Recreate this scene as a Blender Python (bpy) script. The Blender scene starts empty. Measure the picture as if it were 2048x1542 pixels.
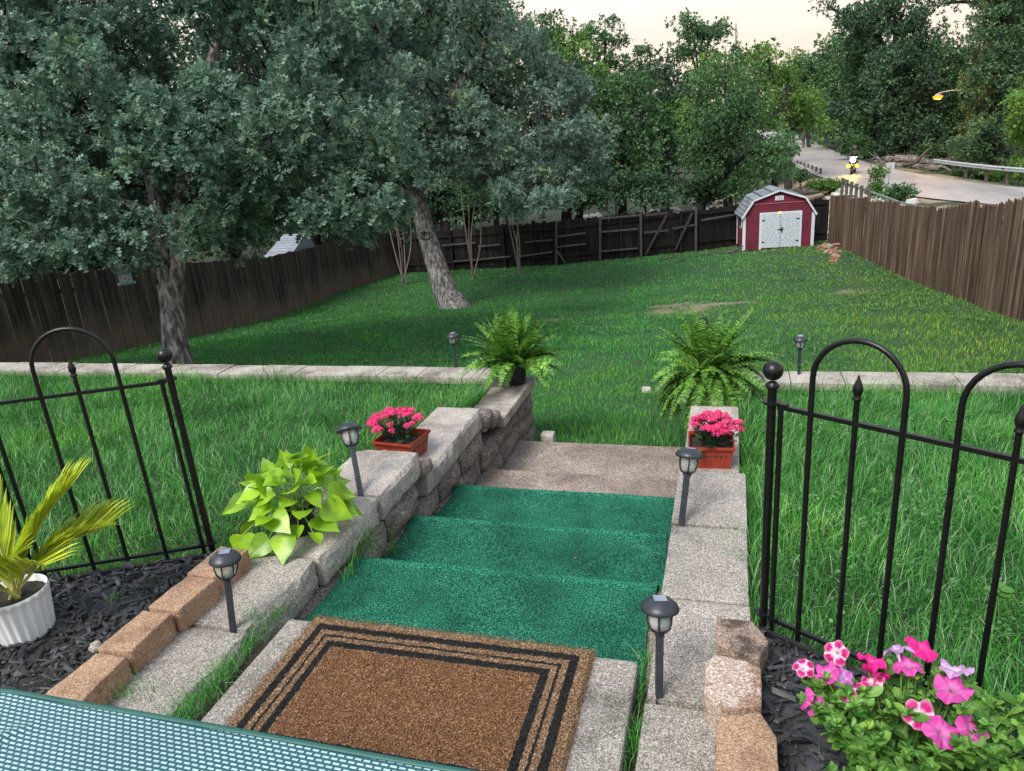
import bpy, math, random
import numpy as np
from mathutils import Matrix, Vector

# ------------------------------------------------------------------ camera, sky, sun, exposure
scene = bpy.context.scene
COL = scene.collection
FPX, YAW, PITCH, ROLL, CAMZ = 1462.75, math.radians(17.445), math.radians(19.121), math.radians(-4.812), 1.65

def cam_rows():
    cy, sy = math.cos(YAW), math.sin(YAW)
    f = np.array([-sy*math.cos(PITCH), cy*math.cos(PITCH), -math.sin(PITCH)])
    r = np.array([cy, sy, 0.0]); d = np.cross(f, r)
    c, s = math.cos(ROLL), math.sin(ROLL)
    return np.array([c*r - s*d, c*d + s*r, f])
CM = cam_rows()
cam_data = bpy.data.cameras.new('camera')
cam = bpy.data.objects.new('camera', cam_data); COL.objects.link(cam)
cam_data.sensor_width = 36.0
cam_data.lens = FPX/2048*36.0
cam_data.clip_start = 0.05
cam_data.clip_end = 2000
mw = Matrix.Identity(4)
for i in range(3):
    mw[i][0] = CM[0][i]; mw[i][1] = -CM[1][i]; mw[i][2] = -CM[2][i]
mw[0][3], mw[1][3], mw[2][3] = 0, 0, CAMZ
cam.matrix_world = mw
scene.camera = cam

SUN_EL, SUN_AZ = math.radians(52), math.radians(205)     # azimuth clockwise from +Y
world = bpy.data.worlds.new('World'); scene.world = world
world.use_nodes = True
wn, wl = world.node_tree.nodes, world.node_tree.links
wn.clear()
w_out = wn.new('ShaderNodeOutputWorld'); w_bg = wn.new('ShaderNodeBackground')
w_sky = wn.new('ShaderNodeTexSky'); w_sky.sky_type = 'NISHITA'; w_sky.sun_disc = False
w_sky.sun_elevation = SUN_EL; w_sky.sun_rotation = SUN_AZ; w_sky.dust_density = 4.0; w_sky.air_density = 1.0
w_tc = wn.new('ShaderNodeTexCoord'); w_sep = wn.new('ShaderNodeSeparateXYZ')
w_ramp = wn.new('ShaderNodeValToRGB')
w_ramp.color_ramp.elements[0].position = 0.0; w_ramp.color_ramp.elements[0].color = (9.6, 7.3, 5.4, 1)
w_ramp.color_ramp.elements[1].position = 1.0; w_ramp.color_ramp.elements[1].color = (6.0, 7.6, 9.6, 1)
e = w_ramp.color_ramp.elements.new(0.12); e.color = (8.6, 7.6, 6.8, 1)
e = w_ramp.color_ramp.elements.new(0.32); e.color = (7.2, 7.5, 8.2, 1)
w_noise = wn.new('ShaderNodeTexNoise'); w_noise.inputs['Scale'].default_value = 2.2; w_noise.inputs['Detail'].default_value = 5
w_map = wn.new('ShaderNodeMapping'); w_map.inputs['Scale'].default_value = (1, 1, 5)
w_mix = wn.new('ShaderNodeMix'); w_mix.data_type = 'RGBA'; w_mix.inputs[0].default_value = 0.85
w_cl = wn.new('ShaderNodeMix'); w_cl.data_type = 'RGBA'; w_cl.blend_type = 'MULTIPLY'; w_cl.inputs[0].default_value = 1.0
w_cr = wn.new('ShaderNodeMapRange'); w_cr.inputs['From Min'].default_value = 0.35; w_cr.inputs['From Max'].default_value = 0.7
w_cr.inputs['To Min'].default_value = 0.86; w_cr.inputs['To Max'].default_value = 1.07
wl.new(w_tc.outputs['Generated'], w_sep.inputs[0]); wl.new(w_sep.outputs['Z'], w_ramp.inputs[0])
wl.new(w_tc.outputs['Generated'], w_map.inputs[0]); wl.new(w_map.outputs[0], w_noise.inputs['Vector'])
wl.new(w_noise.outputs['Fac'], w_cr.inputs['Value'])
wl.new(w_sky.outputs[0], w_mix.inputs[6]); wl.new(w_ramp.outputs[0], w_mix.inputs[7])
wl.new(w_mix.outputs[2], w_cl.inputs[6]); wl.new(w_cr.outputs[0], w_cl.inputs[7])
wl.new(w_cl.outputs[2], w_bg.inputs['Color']); w_bg.inputs['Strength'].default_value = 0.083
wl.new(w_bg.outputs[0], w_out.inputs['Surface'])

sun_d = bpy.data.lights.new('sun', 'SUN'); sun_d.energy = 2.6; sun_d.angle = math.radians(26)
sun_d.color = (1.0, 0.95, 0.88)
sun = bpy.data.objects.new('sun', sun_d); COL.objects.link(sun)
_sd = Vector((math.sin(SUN_AZ)*math.cos(SUN_EL), math.cos(SUN_AZ)*math.cos(SUN_EL), math.sin(SUN_EL)))
sun.rotation_euler = _sd.to_track_quat('Z', 'Y').to_euler()
scene.view_settings.view_transform = 'Standard'
scene.view_settings.look = 'None'
scene.view_settings.exposure = 0.84
scene.view_settings.gamma = 1.0
scene.view_settings.use_curve_mapping = False
scene.cycles.max_bounces = 6
scene.cycles.transparent_max_bounces = 8

# ------------------------------------------------------------------ helpers
def ray(x, y):
    return CM.T @ np.array([(x-1024)/FPX, (y-771)/FPX, 1.0])
def PZ(x, y, z):                     # point of the photograph on the level z
    v = ray(x, y); p = v*((z-CAMZ)/v[2]); p[2] += CAMZ; return p
def PD(x, y, d):                     # point at depth d
    p = ray(x, y)*d; p[2] += CAMZ; return p
def PDv(x, y, d):
    v = np.stack([(x-1024)/FPX, (y-771)/FPX, np.ones_like(x)], 1) @ CM
    v = v*d[:, None]; v[:, 2] += CAMZ; return v
def proj(P):
    Q = (np.asarray(P, float)-np.array([0, 0, CAMZ])) @ CM.T
    return np.stack([1024+FPX*Q[:, 0]/Q[:, 2], 771+FPX*Q[:, 1]/Q[:, 2], Q[:, 2]], 1)

def _hash(i, j, k, s):
    h = (i*374761393 + j*668265263 + k*2147483647 + s*1274126177) & 0x7fffffff
    h = ((h ^ (h >> 13))*1274126177) & 0x7fffffff
    return ((h ^ (h >> 16)) & 0xffff)/65535.0
def vnoise(P, sc=1.0, seed=0, octv=1):
    P = np.asarray(P, float)*sc; out = np.zeros(len(P)); a = 1.0; tot = 0
    for o in range(octv):
        Q = P*(2**o)+17.3*o; I = np.floor(Q).astype(np.int64); F = Q-I; F = F*F*(3-2*F)
        r = 0
        for dx in (0, 1):
            for dy in (0, 1):
                for dz in (0, 1):
                    w = (F[:, 0] if dx else 1-F[:, 0])*(F[:, 1] if dy else 1-F[:, 1])*(F[:, 2] if dz else 1-F[:, 2])
                    r = r+w*_hash(I[:, 0]+dx, I[:, 1]+dy, I[:, 2]+dz, seed+o)
        out += a*(r*2-1); tot += a; a *= 0.5
    return out/tot

class MB:
    def __init__(s): s.V = []; s.F = []; s.M = []; s.C = []; s.n = 0; s.hascol = False
    def add(s, V, F, mi=0, col=None):
        V = np.asarray(V, float)
        if isinstance(F, np.ndarray): Fl = [F]
        else:
            d = {}
            for f in F: d.setdefault(len(f), []).append(f)
            Fl = [np.array(v) for v in d.values()]
        for f in Fl:
            if len(f): s.F.append(f+s.n); s.M.append(np.full(len(f), mi))
        s.V.append(V); s.n += len(V)
        if col is not None: s.hascol = True; s.C.append(np.asarray(col, float))
        else: s.C.append(np.ones((len(V), 3)))
        return s
    def build(s, name, mats, parent=None, smooth=False, bevel=0, loc=None):
        V = np.concatenate(s.V)
        if loc is not None: V = V-np.asarray(loc, float)
        me = bpy.data.meshes.new(name)
        me.vertices.add(len(V)); me.vertices.foreach_set('co', V.astype(np.float32).ravel())
        cnt = np.concatenate([np.full(len(f), f.shape[1]) for f in s.F])
        li = np.concatenate([f.ravel() for f in s.F]).astype(np.int32)
        me.loops.add(len(li)); me.loops.foreach_set('vertex_index', li)
        me.polygons.add(len(cnt))
        st = np.zeros(len(cnt), np.int32); st[1:] = np.cumsum(cnt)[:-1]
        me.polygons.foreach_set('loop_start', st)
        try: me.polygons.foreach_set('loop_total', cnt.astype(np.int32))
        except Exception: pass
        if not isinstance(mats, (list, tuple)): mats = [mats]
        for m in mats: me.materials.append(m)
        me.polygons.foreach_set('material_index', np.concatenate(s.M).astype(np.int32))
        me.polygons.foreach_set('use_smooth', np.full(len(cnt), bool(smooth)))
        if s.hascol:
            a = me.color_attributes.new('Col', 'FLOAT_COLOR', 'POINT')
            C = np.concatenate(s.C); C = np.concatenate([C, np.ones((len(C), 1))], 1)
            a.data.foreach_set('color', C.astype(np.float32).ravel())
        me.update(calc_edges=True)
        o = bpy.data.objects.new(name, me); COL.objects.link(o)
        if loc is not None: o.location = tuple(loc)
        if parent is not None: o.parent = parent
        if bevel:
            b = o.modifiers.new('bevel', 'BEVEL'); b.width = bevel; b.segments = 2; b.limit_method = 'ANGLE'
        return o

def tag(o, label=None, cat=None, group=None, kind=None):
    if label: o['label'] = label
    if cat: o['category'] = cat
    if group: o['group'] = group
    if kind: o['kind'] = kind
    return o
def empty(name, label, cat, group=None, loc=(0, 0, 0), rz=0):
    o = bpy.data.objects.new(name, None); COL.objects.link(o); o.location = tuple(loc); o.rotation_euler = (0, 0, rz)
    o.empty_display_size = 0.1
    return tag(o, label, cat, group)
def struct(o): o['kind'] = 'structure'; return o
def copy_tree(o, parent=None):
    kids = list(o.children); c = o.copy(); COL.objects.link(c)
    if parent is not None: c.parent = parent
    for k in kids: copy_tree(k, c)
    return c

BOXF = np.array([[0, 1, 3, 2], [4, 6, 7, 5], [0, 4, 5, 1], [2, 3, 7, 6], [0, 2, 6, 4], [1, 5, 7, 3]])
def box(mb, c, s, rz=0.0, mi=0, R=None, col=None):
    V = np.array([[x, y, z] for x in (-.5, .5) for y in (-.5, .5) for z in (-.5, .5)])*np.array(s, float)
    if R is not None: V = V @ np.asarray(R).T
    elif rz: c_, s_ = math.cos(rz), math.sin(rz); V = V @ np.array([[c_, s_, 0], [-s_, c_, 0], [0, 0, 1]])
    V = V+np.array(c, float)
    mb.add(V, BOXF, mi, None if col is None else np.tile(col, (8, 1)))
def box2(mb, a, b, mi=0):
    a = np.array(a, float); b = np.array(b, float); box(mb, (a+b)/2, b-a, mi=mi)
def frame_of(d):
    d = np.asarray(d, float); d = d/np.linalg.norm(d)
    u = np.array([0, 0, 1.0]) if abs(d[2]) < .95 else np.array([0, 1.0, 0])
    x = np.cross(u, d); x /= np.linalg.norm(x); y = np.cross(d, x); return x, y, d
def bar(mb, p, q, w, h=None, mi=0):
    p = np.array(p, float); q = np.array(q, float); x, y, d = frame_of(q-p)
    box(mb, (p+q)/2, (w, h or w, np.linalg.norm(q-p)), R=np.stack([x, y, d], 1), mi=mi)
def tube(mb, pts, rad, n=8, mi=0, caps=True, wob=0, seed=0, flat=1.0):
    pts = np.asarray(pts, float); m = len(pts); rad = np.broadcast_to(np.asarray(rad, float), (m,))
    T = np.gradient(pts, axis=0); T /= np.linalg.norm(T, axis=1)[:, None]+1e-12
    x, y, _ = frame_of(T[0]); a = np.linspace(0, 2*np.pi, n, endpoint=False); V = []
    for i in range(m):
        x = x-T[i]*(x@T[i]); x /= np.linalg.norm(x); y = np.cross(T[i], x)
        V.append(pts[i]+rad[i]*(np.cos(a)[:, None]*x+flat*np.sin(a)[:, None]*y))
    V = np.concatenate(V)
    if wob:
        C = np.repeat(pts, n, 0); k = vnoise(V, 1/ max(rad.max()*1.3, 1e-3), seed, 2)
        V = C+(V-C)*(1+wob*k)[:, None]
    i = np.arange(m-1)[:, None]*n; j = np.arange(n)[None]; jn = (j+1) % n
    F = np.stack([(i+j), (i+jn), (i+n+jn), (i+n+j)], -1).reshape(-1, 4)
    mb.add(V, F, mi)
    if caps:
        mb.add(V[:n], [list(range(n))[::-1]], mi); mb.add(V[-n:], [list(range(n))], mi)
def lathe(mb, prof, c=(0, 0, 0), n=24, mi=0, R=None, rfun=None):
    prof = np.array(prof, float); m = len(prof); a = np.linspace(0, 2*np.pi, n, endpoint=False)
    r = prof[:, 0][:, None]*np.ones(n)
    if rfun is not None: r = r*rfun(a, prof)
    V = np.stack([r*np.cos(a), r*np.sin(a), prof[:, 1][:, None]*np.ones(n)], -1).reshape(-1, 3)
    if R is not None: V = V @ np.asarray(R).T
    V = V+np.array(c, float)
    i = np.arange(m-1)[:, None]*n; j = np.arange(n)[None]; jn = (j+1) % n
    F = np.stack([(i+j), (i+jn), (i+n+jn), (i+n+j)], -1).reshape(-1, 4)
    mb.add(V, F, mi)
def bez(p0, p1, p2, n=8):
    t = np.linspace(0, 1, n)[:, None]; p0, p1, p2 = map(lambda q: np.asarray(q, float), (p0, p1, p2))
    return (1-t)**2*p0+2*t*(1-t)*p1+t*t*p2
def spline(P, n=6):                # Catmull-Rom through points
    P = np.asarray(P, float); Q = np.vstack([2*P[0]-P[1], P, 2*P[-1]-P[-2]]); out = []
    for i in range(1, len(Q)-2):
        t = np.linspace(0, 1, n, endpoint=False)[:, None]; a, b, c, d = Q[i-1], Q[i], Q[i+1], Q[i+2]
        out.append(.5*((2*b)+(-a+c)*t+(2*a-5*b+4*c-d)*t*t+(-a+3*b-3*c+d)*t**3))
    out.append(P[-1:]); return np.concatenate(out)
def norm(v): return v/(np.linalg.norm(v, axis=-1, keepdims=True)+1e-12)
def inst(mb, TV, TF, pos, axis, up, S, mi=0, TC=None, sc=None):
    """copies of a template (length along y, face along z) into one mesh"""
    Y = norm(axis); X = norm(np.cross(Y, up)); Z = np.cross(X, Y)
    n = len(pos); S = np.broadcast_to(np.asarray(S, float), (n,))
    T = np.asarray(TV, float)
    V = (T[None, :, 0, None]*X[:, None]+T[None, :, 1, None]*Y[:, None]+T[None, :, 2, None]*Z[:, None])*S[:, None, None]+pos[:, None]
    F = (TF[None]+(np.arange(n)*len(T))[:, None, None]).reshape(-1, TF.shape[1])
    mb.add(V.reshape(-1, 3), F, mi, None if TC is None else np.tile(TC, (n, 1)))

# ------------------------------------------------------------------ materials
def new_mat(name):
    m = bpy.data.materials.new(name); m.use_nodes = True
    nt = m.node_tree; b = nt.nodes['Principled BSDF']; return m, nt.nodes, nt.links, b
def _ramp(n, stops):
    r = n.new('ShaderNodeValToRGB'); el = r.color_ramp.elements
    el[0].position, el[0].color = stops[0][0], (*stops[0][1], 1)
    el[1].position, el[1].color = stops[-1][0], (*stops[-1][1], 1)
    for p, c in stops[1:-1]: q = el.new(p); q.color = (*c, 1)
    return r
def _noise(n, l, sc, det=4, rough=.6, coord='Object', vec=(1, 1, 1), kind='noise'):
    tc = n.new('ShaderNodeTexCoord'); mp = n.new('ShaderNodeMapping'); mp.inputs['Scale'].default_value = vec
    l.new(tc.outputs[coord], mp.inputs[0])
    if kind == 'voronoi':
        t = n.new('ShaderNodeTexVoronoi'); t.inputs['Scale'].default_value = sc
    else:
        t = n.new('ShaderNodeTexNoise'); t.inputs['Scale'].default_value = sc; t.inputs['Detail'].default_value = det
        t.inputs['Roughness'].default_value = rough
    l.new(mp.outputs[0], t.inputs['Vector']); return t
def mixc(n, l, fac, a, b, mode='MIX'):
    m = n.new('ShaderNodeMix'); m.data_type = 'RGBA'; m.blend_type = mode
    for sock, v in ((0, fac), (6, a), (7, b)):
        if isinstance(v, (int, float)): m.inputs[sock].default_value = v
        elif isinstance(v, tuple): m.inputs[sock].default_value = (*v, 1)
        else: l.new(v, m.inputs[sock])
    return m.outputs[2]
def nmat(name, stops, sc=5, det=5, rough=.75, vec=(1, 1, 1), bump=0, bsc=None, bdist=.01, spec=.4, metal=0, big=None, bigsc=1.0, bvec=None):
    m, n, l, b = new_mat(name)
    t = _noise(n, l, sc, det, vec=vec); r = _ramp(n, stops); l.new(t.outputs['Fac'], r.inputs[0]); c = r.outputs[0]
    if big:
        t2 = _noise(n, l, bigsc, 3); r2 = _ramp(n, big); l.new(t2.outputs['Fac'], r2.inputs[0]); c = mixc(n, l, 1.0, c, r2.outputs[0], 'MULTIPLY')
    l.new(c, b.inputs['Base Color'])
    b.inputs['Roughness'].default_value = rough; b.inputs['Specular IOR Level'].default_value = spec; b.inputs['Metallic'].default_value = metal
    if bump:
        t3 = _noise(n, l, bsc or sc, 6, vec=bvec or vec); bp = n.new('ShaderNodeBump'); bp.inputs['Strength'].default_value = bump
        bp.inputs['Distance'].default_value = bdist; l.new(t3.outputs['Fac'], bp.inputs['Height']); l.new(bp.outputs[0], b.inputs['Normal'])
    return m
def leafmat(name, dark, light, trans=.35, rough=.5, tip=None, bigsc=.8, bigamt=.35, spec=.35):
    """leaf paint: one tint per leaf, slow drift over the crown, some light passing through"""
    m, n, l, b = new_mat(name)
    g = n.new('ShaderNodeNewGeometry'); r = _ramp(n, [(0, dark), (1, light)]); l.new(g.outputs['Random Per Island'], r.inputs[0])
    t = _noise(n, l, bigsc, 2); mr = n.new('ShaderNodeMapRange'); mr.inputs['From Min'].default_value = .3; mr.inputs['From Max'].default_value = .7
    mr.inputs['To Min'].default_value = 1-bigamt; mr.inputs['To Max'].default_value = 1+bigamt; l.new(t.outputs['Fac'], mr.inputs['Value'])
    c = mixc(n, l, 1.0, r.outputs[0], mr.outputs[0], 'MULTIPLY')
    t4 = _noise(n, l, bigsc*1.7+.2, 3); m4 = n.new('ShaderNodeMapRange'); m4.inputs['From Min'].default_value = .56; m4.inputs['From Max'].default_value = .72; m4.inputs['To Max'].default_value = .8; l.new(t4.outputs['Fac'], m4.inputs['Value'])
    c = mixc(n, l, m4.outputs[0], c, mixc(n, l, 1.0, c, (1.55, 1.25, .62), 'MULTIPLY'))
    l.new(c, b.inputs['Base Color']); b.inputs['Roughness'].default_value = rough; b.inputs['Specular IOR Level'].default_value = spec
    if trans:
        tr = n.new('ShaderNodeBsdfTranslucent'); l.new(c, tr.inputs['Color']); mx = n.new('ShaderNodeMixShader'); mx.inputs[0].default_value = trans
        l.new(b.outputs[0], mx.inputs[1]); l.new(tr.outputs[0], mx.inputs[2]); l.new(mx.outputs[0], n['Material Output'].inputs['Surface'])
    return m
def aggregate(name, cols, sc=150, tint=None, bump=.6, dist=.004, rough=.85, stain=None, stsc=3.0):
    """exposed-aggregate concrete: pebbles of several greys, stained in patches"""
    m, n, l, b = new_mat(name)
    v = _noise(n, l, sc, kind='voronoi'); sp = n.new('ShaderNodeSeparateColor'); l.new(v.outputs['Color'], sp.inputs[0])
    r = _ramp(n, cols); r.color_ramp.interpolation = 'CONSTANT' if False else 'LINEAR'; l.new(sp.outputs[0], r.inputs[0]); c = r.outputs[0]
    t = _noise(n, l, stsc, 5); r2 = _ramp(n, stain or [(.35, (.62, .60, .58)), (.55, (1, .98, .96)), (.7, (1.12, 1.08, 1.04))]); l.new(t.outputs['Fac'], r2.inputs[0])
    c = mixc(n, l, 1.0, c, r2.outputs[0], 'MULTIPLY'); l.new(c, b.inputs['Base Color'])
    b.inputs['Roughness'].default_value = rough; b.inputs['Specular IOR Level'].default_value = .3
    bp = n.new('ShaderNodeBump'); bp.inputs['Strength'].default_value = bump; bp.inputs['Distance'].default_value = dist
    t3 = _noise(n, l, sc*.8, 4); l.new(t3.outputs['Fac'], bp.inputs['Height']); l.new(bp.outputs[0], b.inputs['Normal'])
    return m
def plain(name, col, rough=.5, spec=.5, metal=0, var=.12, sc=20, bump=0):
    a = tuple(max(0, x*(1-var)) for x in col); c = tuple(min(1, x*(1+var)) for x in col)
    return nmat(name, [(.3, a), (.7, c)], sc, 4, rough, spec=spec, metal=metal, bump=bump, bdist=.002)
def emit(name, col, s):
    m, n, l, b = new_mat(name); b.inputs['Base Color'].default_value = (*col, 1)
    b.inputs['Emission Color'].default_value = (*col, 1); b.inputs['Emission Strength'].default_value = s
    t = _noise(n, l, 8); r = _ramp(n, [(0, tuple(x*.85 for x in col)), (1, col)]); l.new(t.outputs['Fac'], r.inputs[0]); l.new(r.outputs[0], b.inputs['Emission Color'])
    return m

M_slab = aggregate('exposed aggregate paving', [(0, (.085, .075, .068)), (.25, (.19, .173, .155)), (.75, (.31, .285, .257)), (1, (.52, .49, .455))], 290, stain=[(.34, (.52, .50, .48)), (.48, (.95, .93, .91)), (.58, (1.05, 1.03, 1.0)), (.7, (1.2, 1.16, 1.12))], stsc=2.6)
M_wall = aggregate('split face stone', [(0, (.030, .025, .021)), (.3, (.12, .102, .088)), (.75, (.245, .215, .188)), (1, (.48, .44, .40))], 240, bump=.9, dist=.006, stain=[(.3, (.5, .46, .43)), (.5, (.85, .8, .76)), (.68, (1.1, 1.04, .98))], stsc=6)
M_cap = aggregate('wall cap stone', [(0, (.15, .132, .12)), (.25, (.28, .255, .23)), (.75, (.41, .38, .35)), (1, (.60, .57, .54))], 280, stain=[(.34, (.5, .46, .43)), (.48, (.9, .86, .83)), (.6, (1.08, 1.05, 1.02)), (.7, (1.2, 1.17, 1.14))], stsc=3.4)
M_step = aggregate('weathered step concrete', [(0, (.06, .048, .040)), (.3, (.19, .155, .135)), (.7, (.34, .29, .255)), (1, (.58, .53, .48))], 240, stain=[(.3, (.42, .38, .37)), (.5, (.8, .74, .71)), (.65, (1.15, 1.1, 1.06))], stsc=2.2)
M_brick = aggregate('tan split brick', [(0, (.17, .095, .058)), (.3, (.275, .168, .105)), (.8, (.375, .245, .16)), (1, (.50, .38, .28))], 300, bump=.5, dist=.003, stain=[(.34, (.66, .62, .60)), (.5, (.98, .97, .96)), (.7, (1.15, 1.15, 1.15))], stsc=7)
M_black = nmat('black enamel', [(.3, (.002, .0022, .0025)), (.7, (.006, .0065, .007))], 40, 4, .36, spec=.4, bump=.15, bdist=.001)
M_bark = nmat('oak bark', [(.36, (.05, .045, .042)), (.5, (.17, .16, .155)), (.62, (.36, .345, .335))], 16, 8, .95, vec=(1, 1, .22), bump=1.0, bsc=11, bdist=.06, bvec=(1, 1, .2), spec=.1)
M_twig = nmat('twig bark', [(.3, (.016, .014, .013)), (.7, (.055, .049, .045))], 12, 5, .95, spec=.1)
M_soil = nmat('potting soil', [(.3, (.012, .010, .008)), (.7, (.05, .04, .03))], 60, 6, .95, bump=.8, bdist=.01)
L_oak = leafmat('oak leaves', (.050, .120, .082), (.22, .345, .25), .32, bigsc=.5, bigamt=.4)
L_oak2 = leafmat('grey oak leaves', (.055, .115, .084), (.22, .32, .245), .32, bigsc=.5, bigamt=.4)
L_wood = leafmat('dark woodland leaves', (.028, .068, .040), (.105, .195, .105), .3, bigsc=.25, bigamt=.5)
L_mid = leafmat('mid green leaves', (.034, .098, .038), (.135, .26, .10), .35, bigsc=.3, bigamt=.5)
L_lime = leafmat('light green leaves', (.055, .14, .024), (.18, .33, .070), .4, bigsc=.4, bigamt=.4)
L_vine = leafmat('vine leaves', (.040, .10, .045), (.18, .29, .14), .35, bigsc=.35, bigamt=.45)
rng = np.random.default_rng(7)
# ------------------------------------------------------------------ terrain
ROAD_C = np.array([(60, 8), (44, 14), (32, 21), (23.5, 27.5), (15.2, 35), (10.9, 42.5), (9.1, 50.5), (7.9, 62), (7.5, 75), (7.6, 92), (7.9, 112), (7.2, 130), (3.5, 150), (-4, 170), (-15, 190), (-40, 225)], float)
ROAD_C = spline(ROAD_C, 8)
ROAD_W = 2.65
def road_dist(x, y):
    P = np.stack([x, y], -1).reshape(-1, 2); best = np.full(len(P), 1e9); tt = np.zeros(len(P))
    for i in range(len(ROAD_C)-1):
        a, b = ROAD_C[i], ROAD_C[i+1]; ab = b-a; t = np.clip(((P-a)@ab)/(ab@ab), 0, 1)
        d = np.linalg.norm(P-(a+t[:, None]*ab), axis=1); k = d < best; best[k] = d[k]; tt[k] = i+t[k]
    return best.reshape(np.shape(x)), tt.reshape(np.shape(x))
def road_z(y): return -2.95+np.clip((y-105)/80.0, 0, 1)**1.5*2.2
def sstep(a, b, v): t = np.clip((v-a)/(b-a), 0, 1); return t*t*(3-2*t)
def yard_z(x, y):
    g = np.interp(y, [0, 5.3, 12, 18.7, 30, 31.5, 34, 60], [-.68, -.68, -1.61, -2.50, -3.27, -3.36, -3.7, -3.75])
    return g+.035*(np.clip(x, -18, 6)-4)*(1-sstep(30.5, 36, y))
def hz(x, y):
    x = np.asarray(x, float); y = np.asarray(y, float)
    z = yard_z(x, y)
    far = sstep(60, 200, y); z = z+far*4.0
    z = z+sstep(12, 60, x)*1.0*sstep(0, 30, y)
    d, t = road_dist(x, y)
    w = 1-sstep(3.0, 7.5, d); w = w*sstep(5, 9, x+(y > 38)*20)
    z = z*(1-w)+(road_z(y)-.06)*w
    side = sstep(7, 24, d)*(x > 6+0*y)*sstep(36, 44, y); z = z+side*.9
    return z
def PG(x, y, off=0.0, d0=2.0, d1=160.0):      # where a photo ray meets the ground raised by off
    D = np.linspace(d0, d1, 1600); P = ray(x, y)[None]*D[:, None]; P[:, 2] += CAMZ; k = P[:, 2]-hz(P[:, 0], P[:, 1])-off < 0
    i = int(np.argmax(k)) if k.any() else len(D)-1; P = P[max(i, 1)-1:i+1].mean(0); return P
def depth(p): return float(proj(p[None])[0, 2])
def hz1(x, y): return float(hz(np.array([x]), np.array([y]))[0])

gx = np.concatenate([np.linspace(-700, -60, 12)[:-1], np.linspace(-60, -16, 23)[:-1], np.linspace(-16, 20, 121)[:-1], np.linspace(20, 70, 35)[:-1], np.linspace(70, 700, 14)])
gy = np.concatenate([np.linspace(-300, -8, 10)[:-1], np.linspace(-8, 62, 201)[:-1], np.linspace(62, 240, 70)[:-1], np.linspace(240, 1200, 14)])
GX, GY = np.meshgrid(gx, gy, indexing='ij'); GZ = hz(GX, GY)
Vg = np.stack([GX, GY, GZ], -1).reshape(-1, 3)
Vg[:, 2] += vnoise(Vg*np.array([1, 1, 0]), .8, 3, 3)*.04*np.clip((Vg[:, 1]-3)/6, 0, 1)
ny = len(gy); i = np.arange(len(gx)-1)[:, None]*ny; j = np.arange(ny-1)[None]
Fg = np.stack([i+j, i+j+ny, i+j+ny+1, i+j+1], -1).reshape(-1, 4)
# ground paint: bare soil in the yard's worn patches, pale rubble behind the fence, leaf litter in the wood
DIRT = [(-0.75, 16.3, 1.0, 1.0), (0.0, 16.5, .5, .7), (2.5, 18.0, .45, .5), (-3.7, 15.2, .35, .35)]
def dirt_amt(x, y):
    d = np.zeros(len(x)); n = vnoise(np.stack([x*1.0, y*.7, 0*x], 1), 3.4, 5, 3)
    for cx, cy, rx, ry in DIRT: d = np.maximum(d, 1-np.sqrt(((x-cx)/rx)**2+((y-cy)/ry)**2)+n*1.3)
    return np.clip(d*1.4, 0, .95)
dd = dirt_amt(Vg[:, 0], Vg[:, 1])[:, None]
base = np.tile([.018, .060, .016], (len(Vg), 1)); base = base*(1-dd)+np.array([.23, .19, .13])*dd
beh = (sstep(31.4, 32.6, Vg[:, 1])*(1-sstep(50, 70, Vg[:, 1]))*(1-sstep(12, 15, Vg[:, 0]))*sstep(-30, -20, Vg[:, 0]))[:, None]
nz = vnoise(Vg, .6, 9, 3)[:, None]
pale = np.where((nz > .12) | (Vg[:, :1] < -1.5+nz*6), np.array([.030, .045, .020]), np.array([.26, .205, .145]))
base = base*(1-beh)+pale*beh
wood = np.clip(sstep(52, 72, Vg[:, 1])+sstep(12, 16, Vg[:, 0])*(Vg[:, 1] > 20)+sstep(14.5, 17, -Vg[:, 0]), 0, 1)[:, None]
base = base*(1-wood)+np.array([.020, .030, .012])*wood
m, n, l, b = new_mat('soil and litter'); at = n.new('ShaderNodeAttribute'); at.attribute_name = 'Col'
t = _noise(n, l, 14, 6); r = _ramp(n, [(.3, (.55, .55, .55)), (.7, (1.35, 1.3, 1.2))]); l.new(t.outputs['Fac'], r.inputs[0])
l.new(mixc(n, l, 1.0, at.outputs['Color'], r.outputs[0], 'MULTIPLY'), b.inputs['Base Color']); b.inputs['Roughness'].default_value = .95
bp = n.new('ShaderNodeBump'); bp.inputs['Distance'].default_value = .03; l.new(t.outputs['Fac'], bp.inputs['Height']); l.new(bp.outputs[0], b.inputs['Normal'])
M_ground = m
mb = MB(); mb.add(Vg, Fg, col=base); struct(mb.build('ground', M_ground, smooth=True))

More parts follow.
